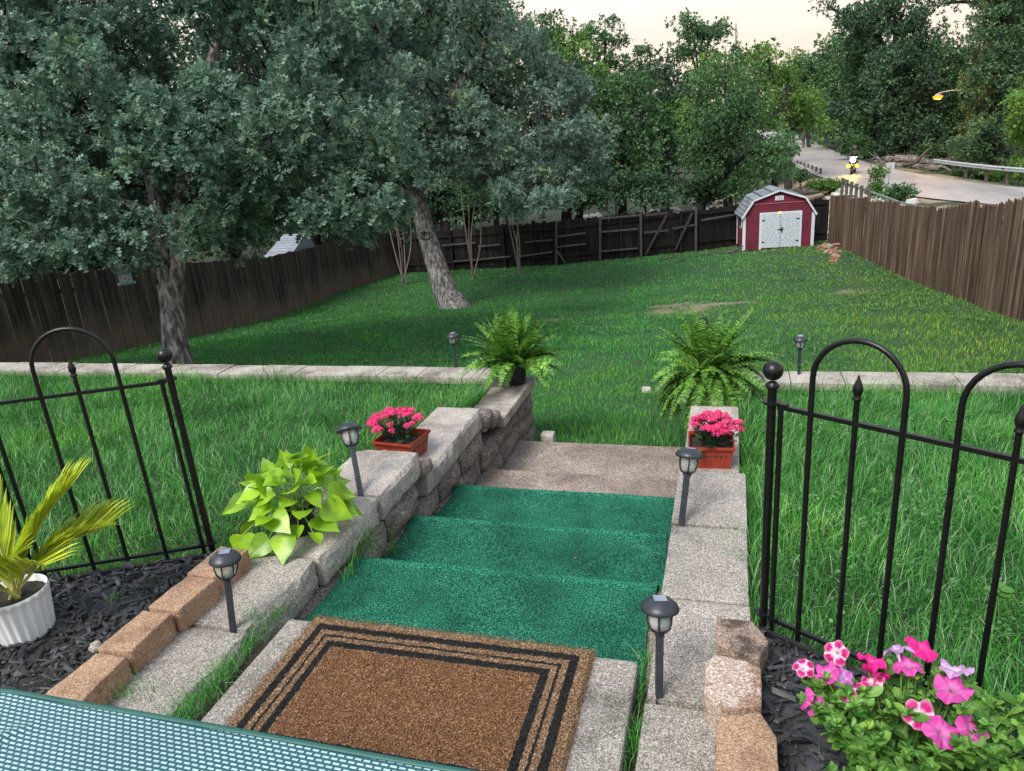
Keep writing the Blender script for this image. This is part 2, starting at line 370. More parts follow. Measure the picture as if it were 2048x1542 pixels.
# road ribbon
m, n, l, b = new_mat('worn road surface'); t = _noise(n, l, .5, 6, vec=(1, .25, 1)); r = _ramp(n, [(.3, (.20, .185, .18)), (.5, (.29, .265, .255)), (.7, (.37, .33, .31))]); l.new(t.outputs['Fac'], r.inputs[0])
t2 = _noise(n, l, 40, 3); r2 = _ramp(n, [(.3, (.85, .85, .85)), (.7, (1.1, 1.1, 1.1))]); l.new(t2.outputs['Fac'], r2.inputs[0])
l.new(mixc(n, l, 1.0, r.outputs[0], r2.outputs[0], 'MULTIPLY'), b.inputs['Base Color']); b.inputs['Roughness'].default_value = .6
T = np.gradient(ROAD_C, axis=0); T /= np.linalg.norm(T, axis=1)[:, None]; Nn = np.stack([-T[:, 1], T[:, 0]], 1); Nn_road = Nn.copy()
mb = MB(); cols = np.linspace(-1, 1, 7); V = []
for k, c in enumerate(ROAD_C):
    z = float(road_z(np.array(c[1])))
    for u in cols: p = c+Nn[k]*u*ROAD_W; V.append((p[0], p[1], z+.03*(1-u*u)))
F = [[k*7+q, k*7+q+1, k*7+q+8, k*7+q+7] for k in range(len(ROAD_C)-1) for q in range(6)]
mb.add(V, F); struct(mb.build('road', m, smooth=True))

# ------------------------------------------------------------------ terraces, patio, steps
def terr_z(y): return -.035-np.clip(y-2.0, 0, 3.7)*.105
def gridpoly(xs, ys, zf, name, mat, inside=None):
    X, Y = np.meshgrid(xs, ys, indexing='ij'); V = np.stack([X, Y, zf(X, Y)], -1).reshape(-1, 3); V[:, 2] += vnoise(V, 3, 4, 2)*.015
    i = np.arange(len(xs)-1)[:, None]*len(ys); j = np.arange(len(ys)-1)[None]; F = np.stack([i+j, i+j+len(ys), i+j+len(ys)+1, i+j+1], -1).reshape(-1, 4)
    mb = MB(); mb.add(V, F); return mb.build(name, mat, smooth=True)
M_terr = nmat('turf soil', [(.3, (.012, .022, .008)), (.7, (.03, .055, .018))], 12, 5, .95, bump=.5, bdist=.02)
struct(gridpoly(np.linspace(-14, -2.0, 60), np.linspace(-3, 5.67, 50), lambda x, y: terr_z(y)-.01, 'terrace_ground', M_terr))
struct(gridpoly(np.linspace(.08, 8, 50), np.linspace(-3, 5.67, 50), lambda x, y: terr_z(y)-.01, 'terrace_ground', M_terr))
# soil under the joints beside the patio
mb = MB(); box2(mb, (-2.05, -3, -.9), (.10, 1.9, -.075)); struct(mb.build('joint_soil', M_soil))
mb = MB(); box2(mb, (-1.56, -3, -.3), (-.262, 1.95, 0)); struct(mb.build('patio', M_slab, bevel=.012))
mb = MB()
prof = [(1.93, -.165), (2.585, -.165), (2.585, -.31), (3.225, -.31), (3.225, -.46), (3.885, -.46), (3.885, -.60), (4.46, -.60), (4.46, -.75), (5.30, -.75), (5.30, -1.1), (1.93, -1.1)]
xs = np.linspace(-1.72, -.2, 12); Vv = [(x, y, z) for x in xs for y, z in prof]; k = len(prof)
Ff = [[a*k+q, a*k+(q+1) % k, (a+1)*k+(q+1) % k, (a+1)*k+q] for a in range(len(xs)-1) for q in range(k)]
mb.add(Vv, Ff); struct(mb.build('steps', M_step, bevel=.02))

# turf carpet over the first three treads
M_carpet = nmat('green turf carpet', [(.34, (.001, .022, .013)), (.5, (.006, .110, .066)), (.66, (.07, .33, .21))], 170, 3, .8, bump=1.0, bsc=200, bdist=.008, spec=.2, big=[(.36, (.62, .68, .68)), (.5, (.95, .97, .95)), (.66, (1.3, 1.18, 1.18))], bigsc=3.2)
cp = [(1.955, -.153), (2.56, -.150)]
def nose(y, z): return [(y-.035, z), (y-.012, z+.0075), (y+.006, z+.006), (y+.022, z-.006), (y+.030, z-.022), (y+.024, z-.05), (y+.012, z-.145)]
cp = [(1.955, -.152)]+nose(2.575, -.150)+nose(3.215, -.297)+nose(3.875, -.447)[:3]+[(3.90, -.50), (3.898, -.57)]
dense = [np.array(cp[0])]
for a, b_ in zip(cp[:-1], cp[1:]):
    a = np.array(a); b_ = np.array(b_); kk = max(1, int(np.linalg.norm(b_-a)/.03))
    for q in range(1, kk+1): dense.append(a+(b_-a)*q/kk)
dense = np.array(dense); nx = 60
def carpet_x(u, y): # left edge a little ragged
    l_ = -1.635+.012*np.sin(y*9); r_ = -.262+.012*np.sin(y*7+1); return l_+(r_-l_)*u
V = []
for y, z in dense:
    for u in np.linspace(0, 1, nx):
        x = carpet_x(u, y); dz = 0
        s_ = (x+.62)*.80-(y-2.86)*.60; tt = (x+.62)*.60+(y-2.86)*.80     # wrinkle
        dz += .022*math.exp(-(s_/.03)**2)*sstep(-.35, -.1, np.array(tt))*(1-sstep(.15, .34, np.array(tt))) if 2.62 < y < 3.2 else 0
        V.append((x, y, z+.004+dz+.004*math.sin(x*6+y*3)*(1 if z > -.14 or True else 0)*.5))
V = np.array(V); ii = np.arange(len(dense)-1)[:, None]*nx; jj = np.arange(nx-1)[None]
F = np.stack([ii+jj, ii+jj+1, ii+jj+nx+1, ii+jj+nx], -1).reshape(-1, 4)
nose_light = np.array([1.0+.35*max(math.exp(-((v[1]-yy)/.020)**2) for yy in (2.575, 3.215, 3.875)) for v in V])  # light caught by the pile at each step nose, painted in as brighter colour
mb = MB(); mb.add(V, F, col=np.repeat(nose_light[:, None], 3, 1))
# pile
def scatter_on(V, F, n_, r_):
    A, B, D = V[F[:, 0]], V[F[:, 1]], V[F[:, 3]]; ar = np.linalg.norm(np.cross(B-A, D-A), axis=1); k = r_.choice(len(F), n_, p=ar/ar.sum())
    u, v = r_.random((2, n_, 1)); return A[k]+u*(B[k]-A[k])+v*(D[k]-A[k]), norm(np.cross(B[k]-A[k], D[k]-A[k]))
BL1 = np.array([(-.5, 0, 0), (.5, 0, 0), (.1, 1, .0)]); BF1 = np.array([[0, 1, 2]])
P_, N_ = scatter_on(V, F, 85000, rng); N_[N_[:, 2] < 0] *= -1
ax = norm(N_+rng.normal(size=P_.shape)*.55); T3 = BL1*np.array([.28, 1, 1])
pile_light = 1.0+.35*np.max([np.exp(-((P_[:, 1]-yy)/.020)**2) for yy in (2.575, 3.215, 3.875)], 0)  # same painted light for the pile fibres
inst(mb, T3, BF1, P_-N_*.001, ax, rng.normal(size=P_.shape), rng.uniform(.006, .011, len(P_)))
mb.C[-1] = np.repeat(np.repeat(pile_light, 3)[:, None], 3, 1); n = M_carpet.node_tree.nodes; l = M_carpet.node_tree.links; b = n['Principled BSDF']
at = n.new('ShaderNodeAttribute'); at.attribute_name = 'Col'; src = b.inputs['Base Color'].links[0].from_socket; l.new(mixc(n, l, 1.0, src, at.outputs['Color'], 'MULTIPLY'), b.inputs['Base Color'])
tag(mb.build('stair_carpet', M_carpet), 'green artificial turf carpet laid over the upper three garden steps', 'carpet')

# doormat
MX0, MX1, MY0, MY1 = -1.455, -.405, 1.27, 1.962
m, n, l, b = new_mat('coir with black stripes')
tc = n.new('ShaderNodeTexCoord'); sp = n.new('ShaderNodeSeparateXYZ'); l.new(tc.outputs['Object'], sp.inputs[0])
wob = _noise(n, l, 90, 2)
def mth(op, a, b2=None):
    q = n.new('ShaderNodeMath'); q.operation = op
    for k_, v_ in enumerate((a, b2)):
        if v_ is None: continue
        if isinstance(v_, (int, float)): q.inputs[k_].default_value = v_
        else: l.new(v_, q.inputs[k_])
    return q.outputs[0]
ex = mth('SUBTRACT', (MX1-MX0)/2, mth('ABSOLUTE', sp.outputs[0])); ey = mth('SUBTRACT', (MY1-MY0)/2, mth('ABSOLUTE', sp.outputs[1]))
ed = mth('ADD', mth('MINIMUM', ex, ey), mth('MULTIPLY', mth('SUBTRACT', wob.outputs['Fac'], .5), .012))
def band(a, c): return mth('MULTIPLY', mth('GREATER_THAN', ed, a), mth('LESS_THAN', ed, c))
bl = mth('MAXIMUM', mth('MAXIMUM', band(.043, .072), band(.094, .104)), band(.124, .152))
t = _noise(n, l, 190, 5); r = _ramp(n, [(.34, (.030, .015, .008)), (.5, (.145, .080, .041)), (.66, (.44, .31, .20))]); l.new(t.outputs['Fac'], r.inputs[0])
inner = mth('GREATER_THAN', ed, .155); c0 = mixc(n, l, inner, r.outputs[0], mixc(n, l, 1.0, r.outputs[0], (.80, .66, .55), 'MULTIPLY'))
t2 = _noise(n, l, 160, 2); r2 = _ramp(n, [(.4, (.004, .004, .004)), (.75, (.035, .032, .03))]); l.new(t2.outputs['Fac'], r2.inputs[0])
l.new(mixc(n, l, bl, c0, r2.outputs[0]), b.inputs['Base Color']); b.inputs['Roughness'].default_value = .9; b.inputs['Specular IOR Level'].default_value = .2
M_coir = m
mc = ((MX0+MX1)/2, (MY0+MY1)/2, 0)
mb = MB(); hx, hy = (MX1-MX0)/2, (MY1-MY0)/2
xs = np.linspace(-hx, hx, 90); ys = np.linspace(-hy, hy, 60); X, Y = np.meshgrid(xs, ys, indexing='ij')
Z = .017+vnoise(np.stack([X, Y, 0*X], -1).reshape(-1, 3), 60, 2, 2).reshape(X.shape)*.003; Z[[0, -1], :] = .002; Z[:, [0, -1]] = .002
V = np.stack([X, Y, Z], -1).reshape(-1, 3); V[:, :2] += rng.normal(size=(len(V), 2))*.001
ii = np.arange(89)[:, None]*60; jj = np.arange(59)[None]; F = np.stack([ii+jj, ii+jj+60, ii+jj+61, ii+jj+1], -1).reshape(-1, 4); mb.add(V, F)
nf = 60000; P_ = np.stack([rng.uniform(-hx-.002, hx+.002, nf), rng.uniform(-hy-.002, hy+.002, nf), np.full(nf, .012)], 1)
ax = norm(np.stack([rng.normal(size=nf)*.75, rng.normal(size=nf)*.75, np.ones(nf)], 1))
inst(mb, BL1*np.array([.10, 1, 1]), BF1, P_, ax, rng.normal(size=P_.shape), rng.uniform(.008, .016, nf))
nf = 5000; P_ = np.stack([rng.uniform(-hx, hx, nf), rng.uniform(-hy, hy, nf), np.full(nf, .019)], 1)
CUR = np.array([(-.035, -.5, -.1), (.035, -.5, -.1), (-.2, -.1, .12), (-.13, -.1, .12), (-.1, .3, .1), (-.03, .3, .1), (.1, .55, -.05), (.15, .55, -.05)]); CF = np.array([[0, 1, 3, 2], [2, 3, 5, 4], [4, 5, 7, 6]])
inst(mb, CUR, CF, P_, norm(np.stack([rng.normal(size=nf), rng.normal(size=nf), .3*rng.normal(size=nf)], 1)), np.tile([0, 0, 1.], (nf, 1))+rng.normal(size=(nf, 3))*.2, rng.uniform(.012, .026, nf))
tag(mb.build('doormat', M_coir, loc=None), 'brown coir doormat with black border lines lying on the patio edge', 'doormat').location = mc

# ------------------------------------------------------------------ rough stone blocks
def stone(mb, a, b_, rough=(), seed=0, bulge=.02, amp=.008, res=.028, rnd=.012, mi=0, taper=0.0):
    """subdivided block; rough = faces such as '+x' that are split and bulging"""
    a = np.array(a, float); b_ = np.array(b_, float); s = b_-a; c = (a+b_)/2
    V = []; F = []
    nn = np.maximum(2, np.ceil(s/res).astype(int)); idx = {}
    def vid(i, j, k):
        key = (i, j, k)
        if key not in idx: idx[key] = len(V); V.append((i/nn[0]-.5, j/nn[1]-.5, k/nn[2]-.5))
        return idx[key]
    for ax_ in range(3):
        u, v = [q for q in range(3) if q != ax_]
        for side in (0, nn[ax_]):
            for p in range(nn[u]):
                for q in range(nn[v]):
                    t_ = []
                    for dp, dq in ((0, 0), (1, 0), (1, 1), (0, 1)):
                        w = [0, 0, 0]; w[ax_] = side; w[u] = p+dp; w[v] = q+dq; t_.append(vid(*w))
                    F.append(t_ if (side > 0) ^ (ax_ == 1) else t_[::-1])
    U = np.array(V); P = U*s
    h = s/2; e = np.maximum(0, np.abs(P)-(h-rnd)); ln = np.linalg.norm(e, axis=1); k_ = ln > rnd
    core = np.sign(P)*np.minimum(np.abs(P), h-rnd); P[k_] = core[k_]+np.sign(P[k_])*e[k_]/ln[k_][:, None]*rnd
    if taper: P[:, 0] *= 1-taper*(U[:, 1]+.5)
    W = P+c
    nz_ = vnoise(W, 9, seed, 3); n2 = vnoise(W, 30, seed+5, 2)
    for f in rough:
        A = 'xyz'.index(f[1]); sg = 1 if f[0] == '+' else -1; u, v = [q for q in range(3) if q != A]
        on = np.clip((U[:, A]*sg-.15)/.35, 0, 1)
        g = (1-(2*np.abs(U[:, u]))**3.0)*(1-(2*np.abs(U[:, v]))**3.0)
        W[:, A] += sg*on*(bulge*(g*1.35-.25)+amp*2.0*nz_+amp*.8*n2)
    W += norm(P)*(n2*.0022)[:, None]
    mb.add(W, np.array(F), mi)

def pt(o, lab): o['label'] = lab; return o
# left stair wall
LW = empty('stair_wall', 'left stair wall of split stone blocks stepping down to the lawn', 'stone wall', loc=(-1.8, 3.5, -.2))
def lchild(mb, name, mat): o = mb.build(name, mat, loc=(-1.8, 3.5, -.2), smooth=False); o.parent = LW; o.location = (0, 0, 0); return o
lb = MB(); r_ = random.Random(3)
XI = lambda y: -1.675+.03*min(1, max(0, (y-1.5)/1.5))
def top_of(y): return 0 if y < 3.43 else (-.15 if y < 4.53 else (-.245 if y < 4.74 else -.33))
# courses below the caps
for cidx in range(6):
    z1 = -.15*cidx-.15; z0 = z1-.146
    if z1 < -.95: break
    y = -1.0+.22*(cidx % 2)
    while y < 5.66:
        L = r_.uniform(.34, .46); y1 = min(y+L, 5.66)
        if y1 > 5.45: y1 = 5.66
        zt = min(z1, top_of(y+.02)-.15, top_of(y1-.02)-.15)
        if zt-z0 > .04 and y1 > 1.5:
            gap = .012 if not (cidx == 1 and 2.78 < y1 < 3.2) else .05
            stone(lb, (XI(y)-.27, y+.004, z0), (XI(y)+r_.uniform(-.012, .018), y1-gap, zt-.002), ('+x',), seed=int(y*31)+cidx*7, bulge=.028, amp=.012)
        y = y1
# end face by the lawn
for cidx in range(4):
    stone(lb, (-1.98, 5.38, -.62-.15*cidx+.15), (-1.62, 5.675+.012*(cidx % 2), -.475-.15*cidx+.147), ('+y', '+x'), seed=90+cidx, bulge=.022, amp=.012)
# half-seen little blocks at the two drops
stone(lb, (-1.86, 3.40, -.16), (-1.625, 3.52, -.075), ('+y', '+x'), 5, .012, .010)
stone(lb, (-1.90, 4.46, -.33), (-1.62, 4.62, -.20), ('+y', '+x'), 6, .014, .012)
stone(lb, (-1.88, 4.60, -.36), (-1.605, 4.76, -.265), ('+y', '+x'), 8, .014, .012)
stone(lb, (-1.93, -1.0, -.5), (-1.92, 5.6, -.42), (), 7)
lchild(lb, 'block_courses', M_wall)
caps = [(.95, 1.415, 0), (1.42, 1.84, 0), (1.85, 2.33, 0), (2.345, 2.90, 0), (2.91, 3.43, 0), (3.445, 3.985, -.15), (3.99, 4.50, -.15)]
for q, (y0, y1, zt) in enumerate(caps):
    mb = MB(); yo = -2.035 if y1 > 2.9 and y1 < 3.5 else (-1.985 if y1 > 2.4 else -2.04)
    stone(mb, (yo, y0, zt-.147), (XI(y0)+.005*(q % 2), y1, zt+.003*((q % 3)-1)), ('+x',)+(('+y',) if y1 in (3.43, 4.50) else ()), 40+q, .014, .009, taper=.04 if q in (4, 6) else 0)
    lchild(mb, 'cap_block', M_slab if q < 3 else M_cap)
for q, (y0, y1) in enumerate([(4.75, 5.02), (5.03, 5.20), (5.205, 5.69)]):
    mb = MB(); stone(mb, (-1.875, y0, -.405), (-1.575, y1-.004, -.33), (), 60+q, rnd=.004, amp=.002); lchild(mb, 'cap_paver', M_cap)

# right stair wall
RW = empty('stair_wall', 'right stair wall with flat grey aggregate caps beside the carpeted steps', 'stone wall', loc=(-.07, 3.5, -.2))
def rchild(mb, name, mat): o = mb.build(name, mat, loc=(-.07, 3.5, -.2)); o.parent = RW; o.location = (0, 0, 0); return o
rb = MB()
for cidx in range(5):
    y = -.8+.2*(cidx % 2)
    while y < 5.6:
        y1 = min(y+.44, 5.66); zt = min(-.15*cidx-.15, (0 if y1 < 3.4 else (-.18 if y1 < 4.75 else -.33))-.15)
        z0 = -.15*cidx-.298
        if zt-z0 > .04 and y1 > 1.0: stone(rb, (-.222, y+.004, z0), (.05, y1-.01, zt-.002), ('-x',), 20+cidx*9+int(y*13), .014, .010, res=.05)
        y = y1
stone(rb, (-.2, 5.3, -1.0), (.08, 5.66, -.41), ('+y',), 3, .02, .01, res=.05)
rchild(rb, 'block_courses', M_wall)
for q, (y0, y1, zt, x0, x1) in enumerate([(.86, 1.335, 0, -.222, .085), (1.34, 1.775, 0, -.225, .088), (1.79, 2.30, 0, -.222, .09), (2.31, 2.828, 0, -.225, .088), (2.84, 3.365, 0, -.228, .09), (3.375, 3.93, -.18, -.235, .07), (3.94, 4.72, -.18, -.238, .07), (4.73, 5.18, -.33, -.225, .06), (5.19, 5.68, -.33, -.225, .06)]):
    mb = MB(); stone(mb, (x0, y0, zt-.147), (x1, y1, zt+.002*((q % 3)-1)), (), 70+q, rnd=.010, amp=.003); rchild(mb, 'cap_block', M_slab if q < 6 else M_cap)

# far retaining walls
for side, (x0, x1, lab) in enumerate([(-11.2, -1.88, 'low retaining wall with pale caps along the far edge of the left lawn'), (.065, 6.6, 'low retaining wall with pale caps along the far edge of the right lawn')]):
    RT = empty('retaining_wall', lab, 'stone wall', loc=(x0, 5.8, -.4)); o0 = np.array((x0, 5.8, -.4))
    mb = MB(); x = x0
    while x < x1-.05:
        xe = min(x+.42, x1)
        for c_ in range(5 if x < -4 else 3): stone(mb, (x+.004, 5.70, -.555-.15*c_), (xe-.004, 5.945, -.408-.15*c_), ('+y',), int(x*17)+c_, .015, .008, res=.09)
        x = xe
    o = mb.build('block_courses', M_wall, loc=o0); o.parent = RT; o.location = (0, 0, 0)
    x = x0; q = 0
    while x < x1-.05:
        xe = min(x+r_.uniform(.38, .44), x1)
        mb = MB(); stone(mb, (x+.002, 5.665, -.405), (xe-.002, 5.955, -.345+.004*r_.uniform(-1, 1)), (), int(x*5)+3, rnd=.006, res=.09); o = mb.build('cap_stone', M_cap, loc=o0); o.parent = RT; o.location = (0, 0, 0)
        x = xe

# loose edging bricks, one object each
def edge_brick(pts, z0, z1, label, seed, grp, mat, cat='brick'):
    c = np.mean(pts, 0); mb = MB(); pts = np.array(pts, float); k = len(pts); m_ = 7; nz_ = 4
    ring = []
    for a in range(k):
        p, q = pts[a], pts[(a+1) % k]
        for t_ in range(m_): ring.append(p+(q-p)*t_/m_)
    ring = np.array(ring); K = len(ring); V = []
    lv = [(z0, 1.0), (z0+.3*(z1-z0), 1.0), (z0+.65*(z1-z0), 1.0), (z1-.006, 1.0), (z1-.001, .978), (z1, .94), (z1, .62), (z1, .28)]
    for z, s_ in lv: V += [(c[0]+(p[0]-c[0])*s_, c[1]+(p[1]-c[1])*s_, z) for p in ring]
    V = np.array(V); nn = vnoise(V, 22, seed, 3); n3 = vnoise(V, 45, seed+3, 2); d = V-np.array([c[0], c[1], (z0+z1)/2]); d[:, 2] *= .8
    V = V+norm(d)*(nn*.0045+n3*.0022)[:, None]
    F = [[a*K+q, a*K+(q+1) % K, (a+1)*K+(q+1) % K, (a+1)*K+q] for a in range(len(lv)-1) for q in range(K)]
    mb.add(V, F); mb.add(V[-K:], [list(range(K))])
    return tag(mb.build('edging_brick', mat, smooth=True), label, cat, grp)
def shrink(pts, f=.955): c = np.mean(pts, 0); return [tuple(c+(np.array(p)-c)*f) for p in pts]
g = 'tan edging bricks along the left mulch bed'
edge_brick(shrink([(-2.06, 2.02), (-1.925, 2.015), (-1.905, 2.225), (-2.05, 2.235)]), 0, .092, 'tan edging brick farthest from the table, behind the solar light by the fence post', 11, g, M_brick)
edge_brick(shrink([(-2.055, 1.80), (-1.915, 1.795), (-1.90, 2.01), (-2.045, 2.012)]), 0, .095, 'tan edging brick standing left of the near left solar light stake', 12, g, M_brick)
edge_brick(shrink([(-2.06, 1.565), (-1.92, 1.572), (-1.925, 1.79), (-2.055, 1.785)]), 0, .095, 'tan edging brick between the white pot and the coir doormat, third from the fence', 13, g, M_brick)
edge_brick(shrink([(-2.06, 1.335), (-1.905, 1.345), (-1.92, 1.562), (-2.05, 1.556)]), 0, .090, 'tan edging brick nearest the table, partly behind the woven tablecloth', 14, g, M_brick)
g = 'weathered edging blocks beside the right mulch bed'
M_b1 = aggregate('stained tan block', [(0, (.12, .08, .06)), (.4, (.24, .175, .14)), (.8, (.34, .27, .22)), (1, (.46, .39, .34))], 260, stain=[(.36, (.3, .29, .29)), (.5, (.9, .88, .86)), (.7, (1.1, 1.05, 1))], stsc=9)
M_b2 = aggregate('whitewashed tan block', [(0, (.15, .085, .06)), (.4, (.26, .165, .12)), (.8, (.35, .25, .19)), (1, (.46, .37, .31))], 260, stain=[(.44, (.85, .83, .8)), (.50, (1.0, 1.0, 1.0)), (.54, (1.4, 1.62, 1.8))], stsc=6.3)
edge_brick([(-.022, 1.955), (.105, 1.905), (.135, 1.99), (.088, 2.088), (-.022, 2.085)], 0, .10, 'dark stained tan block beside the fence post, farthest of the edging blocks', 21, g, M_b1)
edge_brick([(-.050, 1.735), (-.008, 1.672), (.104, 1.708), (.108, 1.86), (.060, 1.888), (-.022, 1.895), (-.052, 1.852)], .0, .105, 'whitewashed tan block in the middle of the edging blocks', 22, g, M_b2)
edge_brick([(-.012, 1.30), (.12, 1.30), (.140, 1.50), (.140, 1.61), (.100, 1.690), (-.014, 1.655)], 0, .10, 'plain orange tan block nearest the camera beside the petunia bed', 23, g, M_brick)

# mulch
M_mulch = leafmat('black dyed mulch', (.004, .0045, .005), (.045, .047, .052), 0, .55, bigsc=9, bigamt=.4, spec=.5)
CHV = np.array([(-.5, -.5, 0), (.5, -.42, 0), (.34, .5, 0), (-.4, .42, 0), (-.42, -.4, .28), (.36, -.36, .24), (.25, .4, .26), (-.3, .36, .22)])
CHF = np.array([[4, 5, 6, 7], [0, 1, 5, 4], [1, 2, 6, 5], [2, 3, 7, 6], [3, 0, 4, 7]])
def fence_line_l(x): return 2.3+(x+2.16)*.5
def fence_line_r(x): return 2.19-(x-.13)*.588
def mulch(name_lab, x0, x1, y0, y1, ok, n_, seed):
    rg = np.random.default_rng(seed); P = np.stack([rg.uniform(x0, x1, n_), rg.uniform(y0, y1, n_), np.zeros(n_)], 1); P = P[ok(P)]
    P[:, 2] = .004+vnoise(P, 5, seed, 2)*.014+rg.uniform(0, .014, len(P)); k = len(P)
    mb = MB(); xs = np.linspace(x0, x1, 30); ys = np.linspace(y0, y1, 30)
    ax = norm(np.stack([rg.normal(size=k), rg.normal(size=k), rg.normal(size=k)*.30], 1)); s = rg.gamma(3, .0125, k).clip(.010, .09)
    T = CHV*np.array([.26, 1, .3]); inst(mb, T, CHF, P, ax, np.stack([rg.normal(size=k)*.35, rg.normal(size=k)*.35, np.ones(k)], 1), s)
    X, Y = np.meshgrid(xs, ys, indexing='ij'); V = np.stack([X, Y, 0*X-.004], -1).reshape(-1, 3); q = np.arange(29)[:, None]*30; w = np.arange(29)[None]
    F = np.stack([q+w, q+w+30, q+w+31, q+w+1], -1).reshape(-1, 4); cen = V[F].mean(1); F = F[ok(cen)]; mb.add(V, F)
    tag(mb.build('mulch', M_mulch), name_lab, 'mulch', kind='stuff')
mulch('black mulch chips in the bed around the white ribbed pot', -3.6, -2.03, .3, 2.35, lambda P: P[:, 1] < fence_line_l(P[:, 0])-.015, 9000, 4)
mulch('black mulch chips in the bed under the petunias', .09, 1.6, .5, 2.2, lambda P: P[:, 1] < fence_line_r(P[:, 0])-.015, 6500, 5)
def part(mb, name, mat, par, smooth=False, bevel=0, world=True, label=None):
    if world:
        o = mb.build(name, mat, par, smooth, bevel, loc=np.array(ROOT.get(par.name, par.location)))
        o.location = (0, 0, 0)
    else: o = mb.build(name, mat, par, smooth, bevel)
    if label: o['label'] = label
    return o
ROOT = {}
def sub(mb, name, mat, par, top, smooth=False, bevel=0):   # sub-part given in world coordinates; top = its thing
    o = mb.build(name, mat, par, smooth, bevel, loc=np.array(top.location)); o.location = (0, 0, 0); return o

# ------------------------------------------------------------------ black arched garden fence panels
def garden_fence(label, p0, direc, dists, post_s, n_arch, extend):
    p0 = np.array(p0, float); u = np.array(direc, float); u /= np.linalg.norm(u)
    t = empty('garden_fence', label, 'metal fence', 'black arched garden fence panels', loc=(p0[0], p0[1], 0))
    at = lambda s, z: np.array([p0[0]+u[0]*s, p0[1]+u[1]*s, z])
    zr = .805
    mb = MB(); tube(mb, [at(0, -.1), at(0, .4), at(0, .875)], .0135, 12); p = part(mb, 'post', M_black, t, True)
    mb = MB(); c = at(0, .915); lathe(mb, [(.0005, -.030)]+[(.030*math.sin(a), -.030*math.cos(a)) for a in np.linspace(.25, math.pi-.02, 14)], c, 20); lathe(mb, [(.012, -.055), (.02, -.052), (.02, -.045), (.012, -.036)], c, 16); sub(mb, 'ball_finial', M_black, p, t, True)
    for z in (zr+.01, .055):
        mb = MB(); lathe(mb, [(.013, -.004), (.026, -.004), (.026, .004), (.013, .004)], at(0, z), 20); bar(mb, at(.01, z), at(.05, z), .02, .006); sub(mb, 'bracket', M_black, p, t)
    # dists: (s, kind) along the panel
    for s, k in dists:
        mb = MB()
        if k == 'side': tube(mb, [at(s, .0), at(s, .4), at(s, zr)], .0085, 8)
        elif k == 'pick': tube(mb, [at(s, .0), at(s, .4), at(s, zr+.07)], .0082, 8)
        else: continue
        q = part(mb, 'picket', M_black, t, True)
        if k == 'pick':
            mb = MB(); lathe(mb, [(.008, 0), (.0125, .003), (.0125, .008), (.008, .012), (.013, .024), (.0145, .034), (.011, .048), (.005, .062), (.004, .068), (.0015, .074)], at(s, zr+.068), 10); sub(mb, 'finial', M_black, q, t, True)
    for a, b_ in n_arch:
        c = (a+b_)/2; r = (b_-a)/2; pts = [at(a, 0), at(a, .4), at(a, zr+.07)]
        for th in np.linspace(math.pi, 0, 17): pts.append(at(c+r*math.cos(th), zr+.11+r*1.02*math.sin(th)))
        pts += [at(b_, zr+.07), at(b_, .4), at(b_, 0)]
        mb = MB(); tube(mb, pts, .0084, 8); part(mb, 'hoop', M_black, t, True)
    for z, h in ((zr, .013), (.045, .013)):
        mb = MB(); bar(mb, at(.02, z), at(extend, z), .013, h); part(mb, 'rail', M_black, t)
    return t
sp = .134
garden_fence('black metal arched fence panel left of the stairs behind the white ribbed pot', (-2.165, 2.30), (-.68, -.34),
             [(.035, 'side'), (.348, 'pick'), (.348+2*.148+.04, 'side'), (.72, 'side'), (1.04, 'pick')], None, [(.19, .488), (.86, 1.2), (1.55, 1.85)], 2.1)
garden_fence('black metal arched fence panel right of the stairs behind the petunias', (.128, 2.195), (.508, -.305),
             [(.03, 'side'), (.25, 'pick'), (.632, 'pick'), (1.012, 'pick'), (1.392, 'pick'), (1.65, 'pick')], None, [(.122, .375), (.505, .76), (.885, 1.14), (1.265, 1.52)], 1.85)
# black edging strip under each panel
M_edge = nmat('black plastic edging', [(.3, (.004, .004, .005)), (.7, (.02, .02, .022))], 30, 4, .45)
for a, b_, lab in (((-2.13, 2.285), (-3.6, 1.55), 'black edging strip under the left fence panel'), ((.12, 2.165), (1.72, 1.206), 'black edging strip under the right fence panel')):
    mb = MB(); bar(mb, (a[0], a[1], -.03), (b_[0], b_[1], -.03), .014, .10); tag(mb.build('edging_strip', M_edge, bevel=.003), lab, 'edging')

# ------------------------------------------------------------------ solar path lights
M_panel = nmat('solar cell', [(.3, (.16, .20, .26)), (.7, (.27, .32, .38))], 30, 3, .25, spec=.6)
M_capm = nmat('black lamp plastic', [(.3, (.016, .019, .026)), (.7, (.032, .036, .046))], 25, 4, .42, spec=.5, bump=.1, bdist=.001)
def glass_mat():
    m, n, l, b = new_mat('rippled clear lens'); b.inputs['Base Color'].default_value = (.85, .88, .88, 1); b.inputs['Roughness'].default_value = .12
    b.inputs['Transmission Weight'].default_value = .75; b.inputs['IOR'].default_value = 1.3
    t = _noise(n, l, 120, 2, vec=(1, 1, .3)); bp = n.new('ShaderNodeBump'); bp.inputs['Strength'].default_value = 1; bp.inputs['Distance'].default_value = .004
    l.new(t.outputs['Fac'], bp.inputs['Height']); l.new(bp.outputs[0], b.inputs['Normal']); return m
M_lens = glass_mat()
